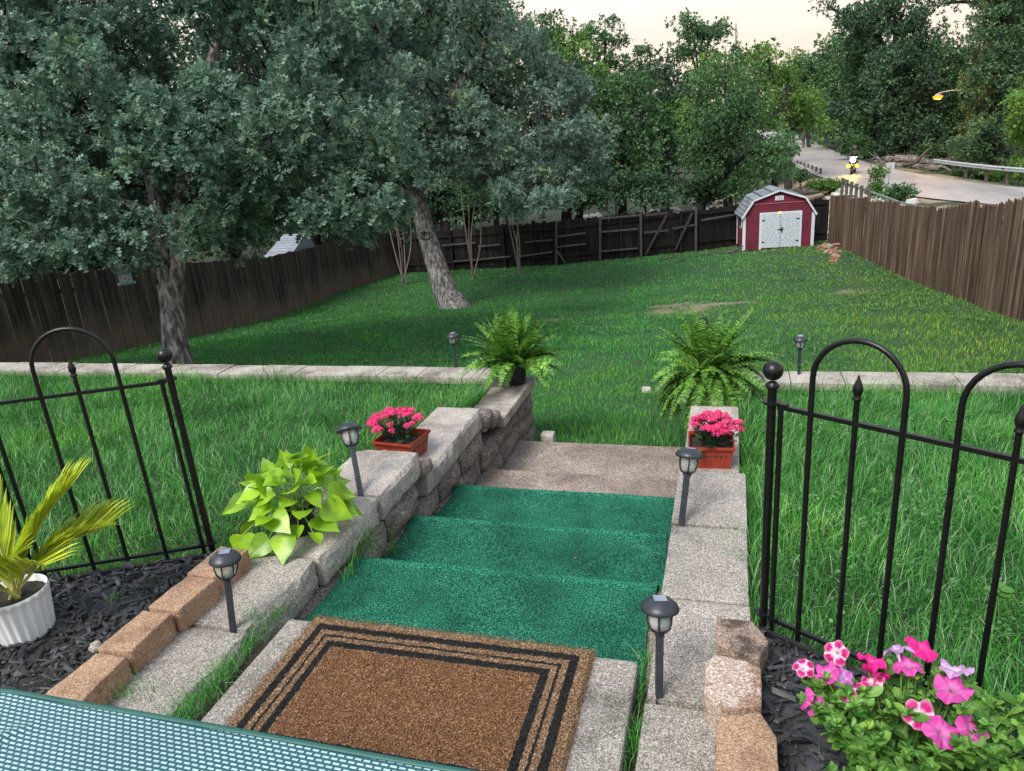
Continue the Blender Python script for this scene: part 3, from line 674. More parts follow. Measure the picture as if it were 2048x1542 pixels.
def solar_light():
    t = empty('solar_path_light', 'x', 'solar light')
    mb = MB(); box(mb, (0, 0, .085), (.0215, .0215, .27)); box(mb, (0, 0, .198), (.026, .026, .014)); part(mb, 'stake', M_capm, t, bevel=.002, world=False)
    mb = MB(); prof = [(.0005, .307), (.030, .307), (.034, .304), (.046, .295), (.052, .288), (.056, .280), (.056, .274), (.052, .271), (.040, .270), (.0005, .270)]
    lathe(mb, prof[::-1], n=32); cp_ = part(mb, 'cap', M_capm, t, True, world=False)
    mb = MB(); box(mb, (0, 0, .3085), (.038, .038, .004)); o = mb.build('solar_panel', M_panel, cp_, bevel=.0012)
    mb = MB(); box(mb, (0, 0, .3075), (.043, .043, .003)); o = mb.build('panel_frame', M_capm, cp_, bevel=.001)
    mb = MB()
    for k in range(6):
        a = k*math.pi/3+.3; P = [(.039, .270), (.040, .245), (.034, .222), (.021, .208), (.010, .203)]
        tube(mb, [(r*math.cos(a), r*math.sin(a), z) for r, z in P], .0030, 5)
        for sg in (-1, 1): tube(mb, [(r*math.cos(a+sg*w), r*math.sin(a+sg*w), z) for r, z, w in ((.033, .221, 0), (.0275, .212, .25), (.017, .206, .5))], .0020, 4)
    part(mb, 'cage', M_capm, t, True, world=False)
    mb = MB(); lathe(mb, [(.006, .207), (.018, .210), (.028, .220), (.034, .240), (.035, .268)], n=20); part(mb, 'lens', M_lens, t, True, world=False)
    return t
lights = [((1318, 1392), (1320, 1200), 0, .302, 'black solar light standing left of the whitewashed block, nearest on the right wall'),
          ((466, 1258), (449, 1106), 0, .302, 'black solar light among the tan edging bricks, nearest on the left wall'),
          ((1363, 1046), (1380, 899), 0, .302, 'black solar light in front of the right pink kalanchoe planter'),
          ((721, 986), (696, 849), 0, .302, 'black solar light between the lime pothos and the left pink kalanchoe planter'),
          ((913, 742), (905, 667), -.345, -.05, 'small distant solar light beyond the left retaining wall beside the fern in a black pot'),
          ((1597, 757), (1601, 673), -.345, -.045, 'small distant solar light beyond the right retaining wall')]
sl0 = solar_light()
for q, (b_, c_, z0, z1, lab) in enumerate(lights):
    o = sl0 if q == 0 else copy_tree(sl0)
    if q < 4:
        B = PZ(b_[0], b_[1], z0); T_ = PZ(c_[0], c_[1], z1)
    else:
        B = PZ(b_[0], b_[1], z0); B = B*np.array([1.018, 1.018, 1]); v = ray(c_[0], c_[1]); v = v*(np.hypot(B[0], B[1])/np.hypot(v[0], v[1])); T_ = v; T_[2] += CAMZ
        z0 = T_[2]-.303; B[2] = z0
    d = Vector(T_-B); o.location = tuple(B)
    sc_ = d.length/.303; rot = Vector((0, 0, 1)).rotation_difference(d.normalized())
    o.rotation_mode = 'QUATERNION'; yaw_ = [.25, .5, .3, .7, .1, .2][q]
    from mathutils import Quaternion
    o.rotation_quaternion = rot @ Quaternion((0, 0, 1), yaw_); o.scale = (sc_,)*3 if .7 < sc_ < 1.3 else (1, 1, 1)
    print('light', q, [round(float(x), 3) for x in B], round(sc_, 2))
    tag(o, lab, 'solar light', 'black solar path lights')

# ------------------------------------------------------------------ woven tablecloth on its table
m, n, l, b = new_mat('woven teal mesh')
tc = n.new('ShaderNodeTexCoord'); bk = n.new('ShaderNodeTexBrick'); bk.offset = .5; bk.inputs['Scale'].default_value = 1.0
bk.inputs['Brick Width'].default_value = .0160; bk.inputs['Row Height'].default_value = .0084; bk.inputs['Mortar Size'].default_value = .0023; bk.inputs['Mortar Smooth'].default_value = .2; bk.inputs['Bias'].default_value = 0
bk.inputs['Color1'].default_value = (.28, .42, .44, 1); bk.inputs['Color2'].default_value = (.37, .52, .54, 1); bk.inputs['Mortar'].default_value = (.016, .075, .085, 1)
uv = n.new('ShaderNodeAttribute'); uv.attribute_name = 'Col'
l.new(uv.outputs['Vector'], bk.inputs['Vector']); t = _noise(n, l, 3, 3); r = _ramp(n, [(.3, (.8, .85, .88)), (.7, (1.1, 1.08, 1.05))]); l.new(t.outputs['Fac'], r.inputs[0])
l.new(mixc(n, l, 1.0, bk.outputs['Color'], r.outputs[0], 'MULTIPLY'), b.inputs['Base Color']); b.inputs['Roughness'].default_value = .38
bp = n.new('ShaderNodeBump'); bp.inputs['Distance'].default_value = .002; bp.inputs['Strength'].default_value = .8; bp.invert = True; l.new(bk.outputs['Fac'], bp.inputs['Height']); l.new(bp.outputs[0], b.inputs['Normal'])
M_cloth = m; M_hem = plain('dark green hem', (.015, .085, .070), .5)
TZ = .70
def edge_y(x): return .822+.010*(-(x+.9))*0-.075*np.clip((-1.28-x)/.35, 0, 1)**2
def cloth_z(X, Y):
    z = np.full(X.shape, TZ)
    for (a, b_, w, h_) in (((-1.20, .765), (-1.50, .42), .014, .008), ((-.97, .60), (-1.2, .40), .02, .004), ((-.6, .75), (-.75, .5), .03, .003)):
        a = np.array(a); b_ = np.array(b_); L = np.linalg.norm(b_-a); u = (b_-a)/L
        t_ = (X-a[0])*u[0]+(Y-a[1])*u[1]; s_ = -(X-a[0])*u[1]+(Y-a[1])*u[0]; z += h_*np.exp(-(s_/w)**2)*sstep(-.02, .08, t_)*(1-sstep(L-.1, L, t_))
    return z+.002*np.sin(X*9)*np.sin(Y*7)
xs = np.linspace(-1.75, .55, 260); ts = np.linspace(0, 1, 110)
X = xs[:, None]*np.ones(110); E_ = edge_y(xs)[:, None]; Y = -.25+(E_+.25)*ts[None]
Z = cloth_z(X, Y); V = np.stack([X, Y, Z], -1).reshape(-1, 3)
ii = np.arange(259)[:, None]*110; jj = np.arange(109)[None]; F = np.stack([ii+jj, ii+jj+110, ii+jj+111, ii+jj+1], -1).reshape(-1, 4)
mb = MB(); a_ = math.radians(-1.5); UV = np.stack([(X*math.cos(a_)+(Y-E_*0)*math.sin(a_))+5, (-X*math.sin(a_)+Y*math.cos(a_))+5, 0*X], -1).reshape(-1, 3)
mb.add(V, F, col=UV); tc_ = tag(empty('tablecloth', 'teal and white woven mesh tablecloth with dark green hem in the near left corner', 'tablecloth', loc=(-.6, .3, TZ)))
part(mb, 'woven_cloth', M_cloth, tc_, True)
mb = MB(); e_ = np.stack([xs, edge_y(xs)-.004, cloth_z(xs, edge_y(xs))+.0012], 1); tube(mb, e_, .0058, 8, flat=.45)
part(mb, 'hem', M_hem, tc_, True)
M_tm = plain('dark table metal', (.03, .035, .035), .4)
tb = empty('patio_table', 'patio table under the woven tablecloth at the near left', 'table', loc=(-.6, .3, 0))
mb = MB(); box2(mb, (-1.72, -.22, TZ-.03), (.5, .72, TZ-.006)); part(mb, 'tabletop', M_tm, tb, bevel=.004)
for x, y in ((-1.6, -.1), (.4, -.1), (-1.6, .55), (.4, .55)):
    mb = MB(); tube(mb, [(x, y, 0), (x, y, TZ-.03)], .018, 10); part(mb, 'leg', M_tm, tb, True)

# ------------------------------------------------------------------ potted plants
def frond_mesh(mb, base, az, el, L, droop, rg, w=.055, n_=30, twist=0):
    """one fern frond: arching midrib with narrow leaflets on both sides"""
    s = np.linspace(0, 1, 14); d0 = np.array([math.cos(az)*math.cos(el), math.sin(az)*math.cos(el), math.sin(el)])
    pts = [np.array(base, float)]; d = d0.copy()
    for k in range(13):
        d = d+np.array([0, 0, -droop/13]); d /= np.linalg.norm(d); pts.append(pts[-1]+d*L/13)
    pts = np.array(pts); tube(mb, pts, np.linspace(.0018, .0007, 14), 3, caps=False)
    t = np.linspace(.12, .99, n_); P = np.stack([np.interp(t, s, pts[:, i]) for i in range(3)], 1)
    T = norm(np.gradient(P, axis=0)); side = norm(np.cross(T, [0, 0, 1.0])); up = np.cross(side, T); side = side*math.cos(twist)+up*math.sin(twist)
    wid = w*np.sin(np.pi*np.clip(t*.86+.10, 0, 1))**.7*(1-.25*t)
    for sg in (-1, 1):
        a = norm(side*sg+T*.35+rg.normal(size=P.shape)*.10-np.array([0, 0, .18])); 
        inst(mb, PINNA, PINF, P, a, np.cross(a, T)*sg+rg.normal(size=P.shape)*.15, wid*rg.uniform(.85, 1.1, n_))
PINNA = np.array([(-.09, .0, 0), (.09, 0, 0), (-.13, .35, .03), (.13, .35, .03), (-.09, .75, 0), (.09, .75, 0), (0, 1, -.05)]); 
PINF = np.array([[0, 1, 3, 2], [2, 3, 5, 4], [4, 5, 6, 6]])
PINF = np.array([[0, 1, 3], [0, 3, 2], [2, 3, 5], [2, 5, 4], [4, 5, 6]])
M_fern = leafmat('fern fronds', (.012, .060, .010), (.20, .43, .065), .25, .45, bigsc=6, bigamt=.35)
M_potb = nmat('black nursery pot', [(.3, (.010, .011, .013)), (.7, (.022, .024, .028))], 20, 4, .45)

def pot_round(t, c, r0, r1, h, mat, name='pot', rfun=None, n_=32, rim=.006):
    mb = MB(); P = [(.001, 0), (r0*.96, 0), (r0, .006)]+[(r0+(r1-r0)*q, h*q) for q in np.linspace(.08, .90, 8)]+[(r1+rim, h*.92), (r1+rim, h), (r1-.003, h), (r1-.006, h*.8), (.001, h*.78)]
    lathe(mb, P, c, n_, rfun=rfun); p = part(mb, name, mat, t, True)
    mb = MB(); lathe(mb, [(.001, h*.85), (r1*.5, h*.86), (r1-.004, h*.84)], c, 20); part(mb, 'soil', M_soil, t, True); return p
def fern(c, pot, label, seed, nf_, L0, elr, droopr, grp):
    t = empty('potted_fern', label, 'potted fern', grp, loc=c); rg = np.random.default_rng(seed)
    if pot == 'pot':
        pot_round(t, c, .074, .092, .185, M_potb); top = c[2]+.17
        mb = MB(); top0 = c[2]+.155
    else:
        top0 = c[2]+.13; pot_round(t, c, .075, .11, .15, M_potb, 'basket')
        hk = MB(); apex = np.array([c[0]-.075, c[1]-.03, c[2]+.47])
        for k in range(3):
            a = k*2.1+.4; tube(hk, [(c[0]+.11*math.cos(a), c[1]+.11*math.sin(a), c[2]+.14), apex], .0016, 4)
        part(hk, 'wire', M_potb, t, True)
        hk = MB(); R_ = .034; pts = [apex, apex+np.array([0, 0, .05])]
        cen = apex+np.array([R_, 0, .085])
        for th in np.linspace(math.pi, -.5, 14): pts.append(cen+np.array([R_*math.cos(th), 0, R_*math.sin(th)]))
        tube(hk, pts, .0085, 7); part(hk, 'hook', M_potb, t, True)
        hk = MB(); bar(hk, apex+np.array([.006, -.004, -.05]), apex+np.array([.010, -.006, -.09]), .03, .002); part(hk, 'plant_tag', plain('white orange tag', (.75, .45, .12), .5), t)
        mb = MB()
    mb = MB()
    for k in range(nf_):
        q = k/nf_; az = k*2.39996+rg.normal()*.2; el = elr[0]+(elr[1]-elr[0])*q**1.1+rg.normal()*.12; el = min(el, 1.5)
        L = L0*rg.uniform(.72, 1.12); dr = droopr[0]+(droopr[1]-droopr[0])*(1-q)+rg.normal()*.15
        frond_mesh(mb, np.array([c[0]+.03*math.cos(az), c[1]+.03*math.sin(az), top0]), az, el, L, dr, rg, w=.060, n_=int(L*85), twist=rg.normal()*.5)
    part(mb, 'fronds', M_fern, t, False)
    return t
fg = 'green ferns on the wall ends'
fern(tuple(PZ(1034, 766, -.33)), 'pot', 'upright fern in a black pot on the end of the left stair wall', 1, 112, .465, (.62, 1.52), (.2, 1.9), fg)
fern(tuple(PZ(1415, 790, -.33)+np.array([0, .06, 0])), 'basket', 'drooping fern with a black hanging hook on the end of the right stair wall', 2, 165, .55, (.12, 1.45), (1.1, 2.9), fg)

# pothos
HEART = []
hp = [(0, 0), (.16, -.07), (.33, -.03), (.44, .12), (.45, .30), (.36, .52), (.22, .72), (.10, .88), (.0, 1.06)]
def heart_template(cup=.12, wave=.04):
    V = []; mid = [(0, 0), (0, .0), (0, .06), (0, .15), (0, .32), (0, .54), (0, .74), (0, .9), (0, 1.06)]
    for (x, y), (mx, my) in zip(hp, mid): V.append((0, my, -.0-.12*my*my)); V.append((x*.55, y*.5+my*.5, cup*.35*x-.12*y*y)); V.append((x, y, cup*x*1.4-.14*y*y+wave*math.sin(y*7)))
    n_ = len(V); Vm = [(-x, y, z-.0) for x, y, z in V]
    F = []
    for k in range(8):
        a = k*3
        for q in (0, 1): F.append([a+q, a+q+1, a+3+q+1, a+3+q]); F.append([n_+a+q, n_+a+3+q, n_+a+3+q+1, n_+a+q+1])
    return np.array(V+Vm), np.array(F)
HV, HF = heart_template()
M_poth = leafmat('lime pothos leaves', (.17, .36, .012), (.33, .56, .03), .35, .32, bigsc=14, bigamt=.22, spec=.5)
c = tuple(PZ(604, 1062, 0)); t = empty('potted_pothos', 'lime green heart leaved pothos in a dark pot on the left wall', 'potted plant', loc=c)
pot_round(t, c, .055, .075, .125, M_potb)
rg = np.random.default_rng(11); mb = MB(); st = MB(); top0 = np.array([c[0], c[1], .115])
for k in range(86):
    az = k*2.39996; q = (k+.5)/86; r = .06+.175*q**.75+rg.normal()*.02; z = .33-.30*q**1.9+rg.normal()*.03
    if q > .8: z -= .02
    p = np.array([c[0]+r*math.cos(az), c[1]+r*math.sin(az), max(z, .045)]); r_out = np.array([math.cos(az), math.sin(az), 0])
    if p[0] > c[0]+.05 and p[2] < .09: p[2] += .02
    axis = norm(r_out*(.5+q)+np.array([rg.normal()*.45, rg.normal()*.45, .75-1.5*q+rg.normal()*.35])); S = rg.uniform(.070, .125)*(1.12 if q > .5 else .9)
    base = p-axis*S*.4
    inst(mb, HV, HF, base[None], axis[None], norm(r_out*.5+np.array([0, 0, 1.])+rg.normal(size=3)*.35)[None], S)
    tube(st, bez(top0+rg.normal(size=3)*.02, (top0+base)/2+np.array([0, 0, .06]), base, 6), .0018, 4)
part(mb, 'leaves', M_poth, t, True); part(st, 'stems', plain('pothos stem', (.25, .38, .12), .5), t, True)

# palm in a white ribbed pot
c0 = PZ(50, 1275, 0); c = (c0[0]-.02, c0[1]+.03, 0); t = empty('potted_palm', 'young palm in a white ribbed pot on the left mulch bed', 'potted plant', loc=c)
M_white = nmat('white glazed pot', [(.3, (.66, .69, .70)), (.7, (.80, .82, .82))], 8, 4, .35)
pot_round(t, c, .092, .112, .185, M_white, rfun=lambda a, p: 1+(.030*np.cos(a*22))[None, :]*((p[:, 1] > .004)*(p[:, 1] < .178)*(p[:, 0] > .05))[:, None], n_=176, rim=0)
LFV = np.array([(-.022, 0, .01), (0, 0, -.0), (.022, 0, .01), (-.030, .4, .012), (0, .4, 0), (.030, .4, .012), (-.018, .8, .005), (0, .8, -.01), (.018, .8, .005), (0, 1.0, -.04)])
LFF = np.array([[0, 1, 4], [0, 4, 3], [1, 2, 5], [1, 5, 4], [3, 4, 7], [3, 7, 6], [4, 5, 8], [4, 8, 7], [6, 7, 9], [7, 8, 9]])
M_palm = leafmat('palm leaflets', (.30, .42, .015), (.60, .68, .07), .35, .4, bigsc=9, bigamt=.25)
M_pst = plain('palm stem', (.42, .42, .12), .5, var=.3, sc=60, bump=.4)
mb = MB(); st = MB(); rg = np.random.default_rng(5)
c_ = np.array(c)
for (tip, z, sw, L) in (((140, 975), .56, .85, 48), ((205, 1058), .38, .6, 44), ((-40, 1010), .50, .7, 34), ((-120, 1090), .40, .7, 24), ((20, 1120), .36, .5, 22), ((-60, 1200), .25, .6, 20), ((90, 1130), .33, .4, 16)):
    e_ = PZ(tip[0], tip[1], z); b0 = c_+np.array([rg.normal()*.012, rg.normal()*.012, .15]); mid = b0*.55+e_*.45+np.array([0, 0, .10])
    P = bez(b0, mid, e_, 16); tube(st, P, np.linspace(.0085, .0015, 16), 6)
    tt = np.linspace(.22, 1, L); s_ = np.linspace(0, 1, 16); Q = np.stack([np.interp(tt, s_, P[:, i]) for i in range(3)], 1); T = norm(np.gradient(Q, axis=0)); side = norm(np.cross(T, [0, 0, 1.]))
    ln = .215*np.sin(np.pi*np.clip(tt*.80+.06, 0, 1))**.6
    for sg in (-1, 1):
        a = norm(side*sg*.62+T*1.0+np.array([0, 0, .34])+rg.normal(size=Q.shape)*.05); inst(mb, LFV*np.array([1.15, 1, 1]), LFF, Q, a, np.cross(a, T)*sg, ln*rg.uniform(.9, 1.08, L))
part(mb, 'fronds', M_palm, t, True); part(st, 'stems', M_pst, t, True)

# kalanchoe planters
M_terra = nmat('terracotta plastic', [(.3, (.21, .026, .014)), (.7, (.29, .042, .022))], 10, 4, .42)
M_kleaf = leafmat('dark kalanchoe leaves', (.012, .035, .016), (.05, .10, .045), .1, .3, bigsc=20, spec=.6)
M_kfl = leafmat('pink kalanchoe petals', (.72, .025, .16), (.92, .10, .34), .25, .55, bigsc=20, bigamt=.2)
ov = np.array([(0, 0, 0), (.22, .22, .05), (.33, .5, .06), (.25, .8, .02), (0, 1, -.05), (-.25, .8, .02), (-.33, .5, .06), (-.22, .22, .05), (0, .5, -.02)])
ovf = np.array([[8, 0, 1], [8, 1, 2], [8, 2, 3], [8, 3, 4], [8, 4, 5], [8, 5, 6], [8, 6, 7], [8, 7, 0]])
def petal_flower():   # four pointed petals
    V = []; F = []
    for k in range(4):
        a = k*math.pi/2; o = len(V)
        for x, y, z in [(0, .05, 0), (.26, .45, .1), (0, 1, .02), (-.26, .45, .1)]: V.append((x*math.cos(a)-y*math.sin(a), x*math.sin(a)+y*math.cos(a), z))
        F.append([o, o+1, o+2, o+3])
    V = np.array(V); return np.stack([V[:, 0], V[:, 2], V[:, 1]], 1), np.array(F)    # axis along y
PFV, PFF = petal_flower()
def planter(c, ax, sx, sy, h, label, seed, flc):
    t = empty('flower_planter', label, 'planter', 'pink kalanchoe planters', loc=c, rz=ax)
    mb = MB(); hx, hy = sx/2, sy/2; N_ = 80
    def ring(f, z, flute=0):
        P = []
        for (ax_, ay), (bx, by) in (((-hx, -hy), (hx, -hy)), ((hx, -hy), (hx, hy)), ((hx, hy), (-hx, hy)), ((-hx, hy), (-hx, -hy))):
            for q in range(N_//4):
                u = q/(N_//4); x, y = ax_+(bx-ax_)*u, ay+(by-ay)*u; k_ = 1+flute*(.5+.5*math.cos(u*2*math.pi*8))*(1 if 0 < u < 1 else 0)
                P.append((x*f*k_, y*f*k_, z))
        return P
    R_ = [ring(.80, 0), ring(.81, .01, -.03), ring(.93, h*.84, -.03), ring(.94, h*.85), ring(1.0, h*.87), ring(1.015, h*.92), ring(1.0, h), ring(.95, h), ring(.93, h*.93), ring(.88, h*.6)]
    V = np.array([p for r in R_ for p in r]); K = N_
    F = [[a*K+q, a*K+(q+1) % K, (a+1)*K+(q+1) % K, (a+1)*K+q] for a in range(len(R_)-1) for q in range(K)]
    mb.add(V, F); mb.add(V[:K], [list(range(K))[::-1]]); part(mb, 'box', M_terra, t, False, world=False)
    mb = MB(); box2(mb, (-hx*.88, -hy*.88, h*.55), (hx*.88, hy*.88, h*.72)); part(mb, 'soil', M_soil, t, world=False)
    rg = np.random.default_rng(seed); k = 95
    P = np.stack([rg.normal(size=k)*hx*.36+flc[0]*.5, rg.normal(size=k)*hy*.36, h*.8+rg.random(k)*.11], 1); o_ = P-np.array([0, 0, h*.6])
    mb = MB(); inst(mb, ov*np.array([1.25, 1, 1]), ovf, P, norm(norm(o_)+rg.normal(size=P.shape)*.35), np.tile([0, 0, 1.], (k, 1))+rg.normal(size=(k, 3))*.3, rg.uniform(.028, .05, k)); part(mb, 'leaves', M_kleaf, t, True, world=False)
    fl = MB(); st = MB(); bd = MB()
    for q in range(58):
        a = rg.random()*6.28; r = flc[4]*math.sqrt(rg.random()); hc = np.array([flc[0]+r*math.cos(a)*1.2, flc[1]+r*math.sin(a)*.9, h+.145+flc[2]*1-(r/flc[4])**2*.07+rg.normal()*.010+.18*flc[3]*r*math.cos(a)])
        tube(st, bez((hc[0]*.4, hc[1]*.4, h*.7), (hc[0]*.6, hc[1]*.6, h+.06), hc, 5), .0020, 4)
        m_ = 20; D = norm(rg.normal(size=(m_, 3))+np.array([0, 0, .8])); Pp = hc+D*np.array([.020, .020, .012]); inst(fl, PFV*np.array([1, 1.2, 1]), PFF, Pp, norm(D+rg.normal(size=D.shape)*.35), rg.normal(size=D.shape), rg.uniform(.0085, .0125, m_))
    k = 150; a = rg.random(k)*6.28; r = .10*np.sqrt(rg.random(k)); P = np.stack([flc[0]+r*np.cos(a)*1.2, flc[1]+r*np.sin(a)*.8, h+.09+rg.random(k)*.02], 1); inst(bd, ov, ovf, P, rg.normal(size=P.shape)*.7+np.array([0, 0, 1.]), rg.normal(size=P.shape), .012)
    part(fl, 'flowers', M_kfl, t, False, world=False); part(st, 'stems', M_kleaf, t, True, world=False); part(bd, 'buds', plain('olive buds', (.12, .14, .05), .6), t, world=False)
a_ = PZ(742, 878, -.01); b_ = PZ(820, 893, -.01); cc = (a_+b_)/2
planter((cc[0]+.02, cc[1]+.115, -.148), math.radians(-6), .265, .24, .135, 'pink kalanchoe in a terracotta planter on the left stair wall', 3, (-.045, .0, .01, .9, .145))
planter((-.085, 3.85, -.178), math.radians(3), .245, .235, .135, 'pink kalanchoe in a terracotta planter on the right stair wall behind a solar light', 4, (.02, -.015, .005, -.1, .112))

# petunias
t = empty('petunia_plant', 'bushy petunia plant with pink and white striped flowers in the right mulch bed', 'flower plant', loc=(.42, 1.55, 0))
M_pet = bpy.data.materials.new('petunia petals'); M_pet.use_nodes = True; n = M_pet.node_tree.nodes; l = M_pet.node_tree.links; b = n['Principled BSDF']
at = n.new('ShaderNodeAttribute'); at.attribute_name = 'Col'; tn = _noise(n, l, 90, 4); rr = _ramp(n, [(.3, (.85, .85, .85)), (.7, (1.1, 1.1, 1.1))]); l.new(tn.outputs['Fac'], rr.inputs[0])
cc_ = mixc(n, l, 1.0, at.outputs['Color'], rr.outputs[0], 'MULTIPLY'); l.new(cc_, b.inputs['Base Color']); b.inputs['Roughness'].default_value = .6
tr = n.new('ShaderNodeBsdfTranslucent'); l.new(cc_, tr.inputs['Color']); mx = n.new('ShaderNodeMixShader'); mx.inputs[0].default_value = .35; l.new(b.outputs[0], mx.inputs[1]); l.new(tr.outputs[0], mx.inputs[2]); l.new(mx.outputs[0], n['Material Output'].inputs['Surface'])
def petunia(seed, style):
    rg = np.random.default_rng(seed); A = 60; prof = [(.03, -1.15, 0), (.07, -.7, 0), (.13, -.3, 0), (.24, -.08, 0), (.5, .02, .3), (.75, .04, .7), (1.0, 0, 1.0)]
    a = np.linspace(0, 2*np.pi, A, endpoint=False); V = []; C = []; ph = rg.random()*6
    pal = {'magenta': ((.78, .01, .26), (.84, .06, .36)), 'star': ((.60, .005, .20), (.90, .82, .88)), 'pink': ((.66, .07, .38), (.72, .22, .52)), 'lavender': ((.58, .32, .62), (.80, .66, .84)), 'violet': ((.52, .12, .50), (.75, .50, .80))}[style]
    c0, c1 = np.array(pal[0]), np.array(pal[1])
    for r, z, w in prof:
        lobe = 1-w*.17*np.abs(np.cos(2.5*(a-ph)))**3
        wav = w*(.16*np.sin(a*5+ph*2)+.07*np.sin(a*11+1+ph)+.16*np.sin(a*2+ph)+.10*np.cos(a+ph*3))-.16*w*w*rg.uniform(0, 1.6)
        V.append(np.stack([r*lobe*np.cos(a), z+wav, r*lobe*np.sin(a)], 1))
        m_ = np.abs(np.cos(2.5*(a-ph)))**(20 if style == 'star' else 14)*np.clip(1.3-r*(.55 if style == 'star' else 1.3), 0, 1)
        if style == 'star' and r > .95: m_ = np.clip(m_+.28, 0, 1)
        if w == 0: m_ = np.ones(A)*.9
        C.append(c0[None]*(1-m_[:, None])+c1[None]*m_[:, None])
    V = np.concatenate(V); C = np.concatenate(C); i = np.arange(len(prof)-1)[:, None]*A; j = np.arange(A)[None]; jn = (j+1) % A
    return V, np.stack([i+j, i+jn, i+A+jn, i+A+j], -1).reshape(-1, 4), C
blooms = [((1608, 1335), .25, 'star', .026), ((1672, 1306), .29, 'star', .030), ((1655, 1345), .27, 'pink', .028), ((1683, 1356), .25, 'violet', .026), ((1743, 1320), .31, 'magenta', .032), ((1752, 1345), .29, 'magenta', .030), ((1745, 1362), .27, 'star', .028), ((1703, 1382), .25, 'star', .031),
          ((1793, 1298), .33, 'lavender', .034), ((1843, 1293), .33, 'magenta', .036), ((1817, 1330), .31, 'pink', .032), ((1912, 1338), .30, 'lavender', .035), ((1906, 1378), .28, 'pink', .038), ((1838, 1430), .27, 'star', .034), ((1884, 1465), .27, 'pink', .036), ((1945, 1460), .27, 'pink', .034), ((1610, 1398), .21, 'pink', .026), ((1632, 1412), .20, 'pink', .026)]
rg = np.random.default_rng(21); ctr = np.array([.44, 1.57, .0]); stems = MB()
for q, (px, z, sty, r) in enumerate(blooms):
    p = PZ(px[0], px[1], z); V, F, C = petunia(q, sty); o_ = norm((p-ctr)*np.array([1, 1, .5])); tocam = norm(np.array([0, 0, CAMZ])-p)
    ax = norm(o_*.7+tocam*rg.uniform(-.1, .6)+rg.normal(size=3)*.4+np.array([0, 0, .45])); mb = MB()
    inst(mb, V, F, p[None], ax[None], rg.normal(size=(1, 3)), r*1.14, TC=C); part(mb, 'flower', M_pet, t, True)
    tube(stems, bez(ctr+rg.normal(size=3)*.03, (ctr+p)/2+np.array([0, 0, -.02]), p-ax*r*1.1, 6), .0022, 5)
M_petl = leafmat('petunia leaves', (.030, .12, .016), (.19, .38, .07), .3, .45, bigsc=12, bigamt=.3)
mb = MB(); ov2 = ov*np.array([.80, 1, 1.3])
for q in range(200):
    a = rg.random()*6.28; r = .345*math.sqrt(rg.random()); hh = .30*(1-(r/.50)**2.5)*rg.uniform(.72, 1.08); tip = ctr+np.array([r*math.cos(a)*1.12+.03, r*math.sin(a)*.82-.03, hh])
    if tip[1] > fence_line_r(tip[0])+.10 or tip[0] < .175+.1*hh: continue
    P = bez(ctr+rg.normal(size=3)*.04*np.array([1, 1, 0]), (ctr+tip)/2+np.array([0, 0, -.02]), tip, 12); tube(stems, P, .0020, 4)
    k = 24; tt = np.concatenate([rg.uniform(.35, 1, 14), np.full(10, .985)]); Q = np.stack([np.interp(tt, np.linspace(0, 1, 12), P[:, i]) for i in range(3)], 1); aa = rg.random(k)*6.28
    out = np.stack([np.cos(aa), np.sin(aa), rg.uniform(.05, 1.1, k)], 1); inst(mb, ov2, ovf, Q, norm(out), np.tile([0, 0, 1.], (k, 1))+rg.normal(size=(k, 3))*.45, np.where(tt > .98, rg.uniform(.014, .028, k), rg.uniform(.024, .050, k)))
part(mb, 'leaves', M_petl, t, True); part(stems, 'stems', M_petl, t, True)

# scraps of dead leaf on the carpet, landing and caps
rg = np.random.default_rng(63); P = np.stack([rg.uniform(-1.55, -.28, 70), rg.uniform(2.0, 5.2, 70), np.zeros(70)], 1); P[:, 2] = np.select([P[:, 1] < 2.56, P[:, 1] < 3.20, P[:, 1] < 3.86, P[:, 1] < 4.46], [-.138, -.285, -.435, -.592], -.742)
P = P[(np.abs(P[:, 1]-2.6) > .05) & (np.abs(P[:, 1]-3.24) > .05) & (np.abs(P[:, 1]-3.9) > .05)]; mb = MB()
inst(mb, ov, ovf, P, rg.normal(size=P.shape)*np.array([1, 1, .15]), np.array([0, 0, 1.])+rg.normal(size=P.shape)*.3, rg.uniform(.006, .020, len(P)))
tag(mb.build('leaf_litter', leafmat('dead leaf scraps', (.03, .02, .012), (.26, .19, .10), 0, .8)), 'scraps of dead leaf scattered on the carpet and the landing', 'leaf litter', kind='stuff')
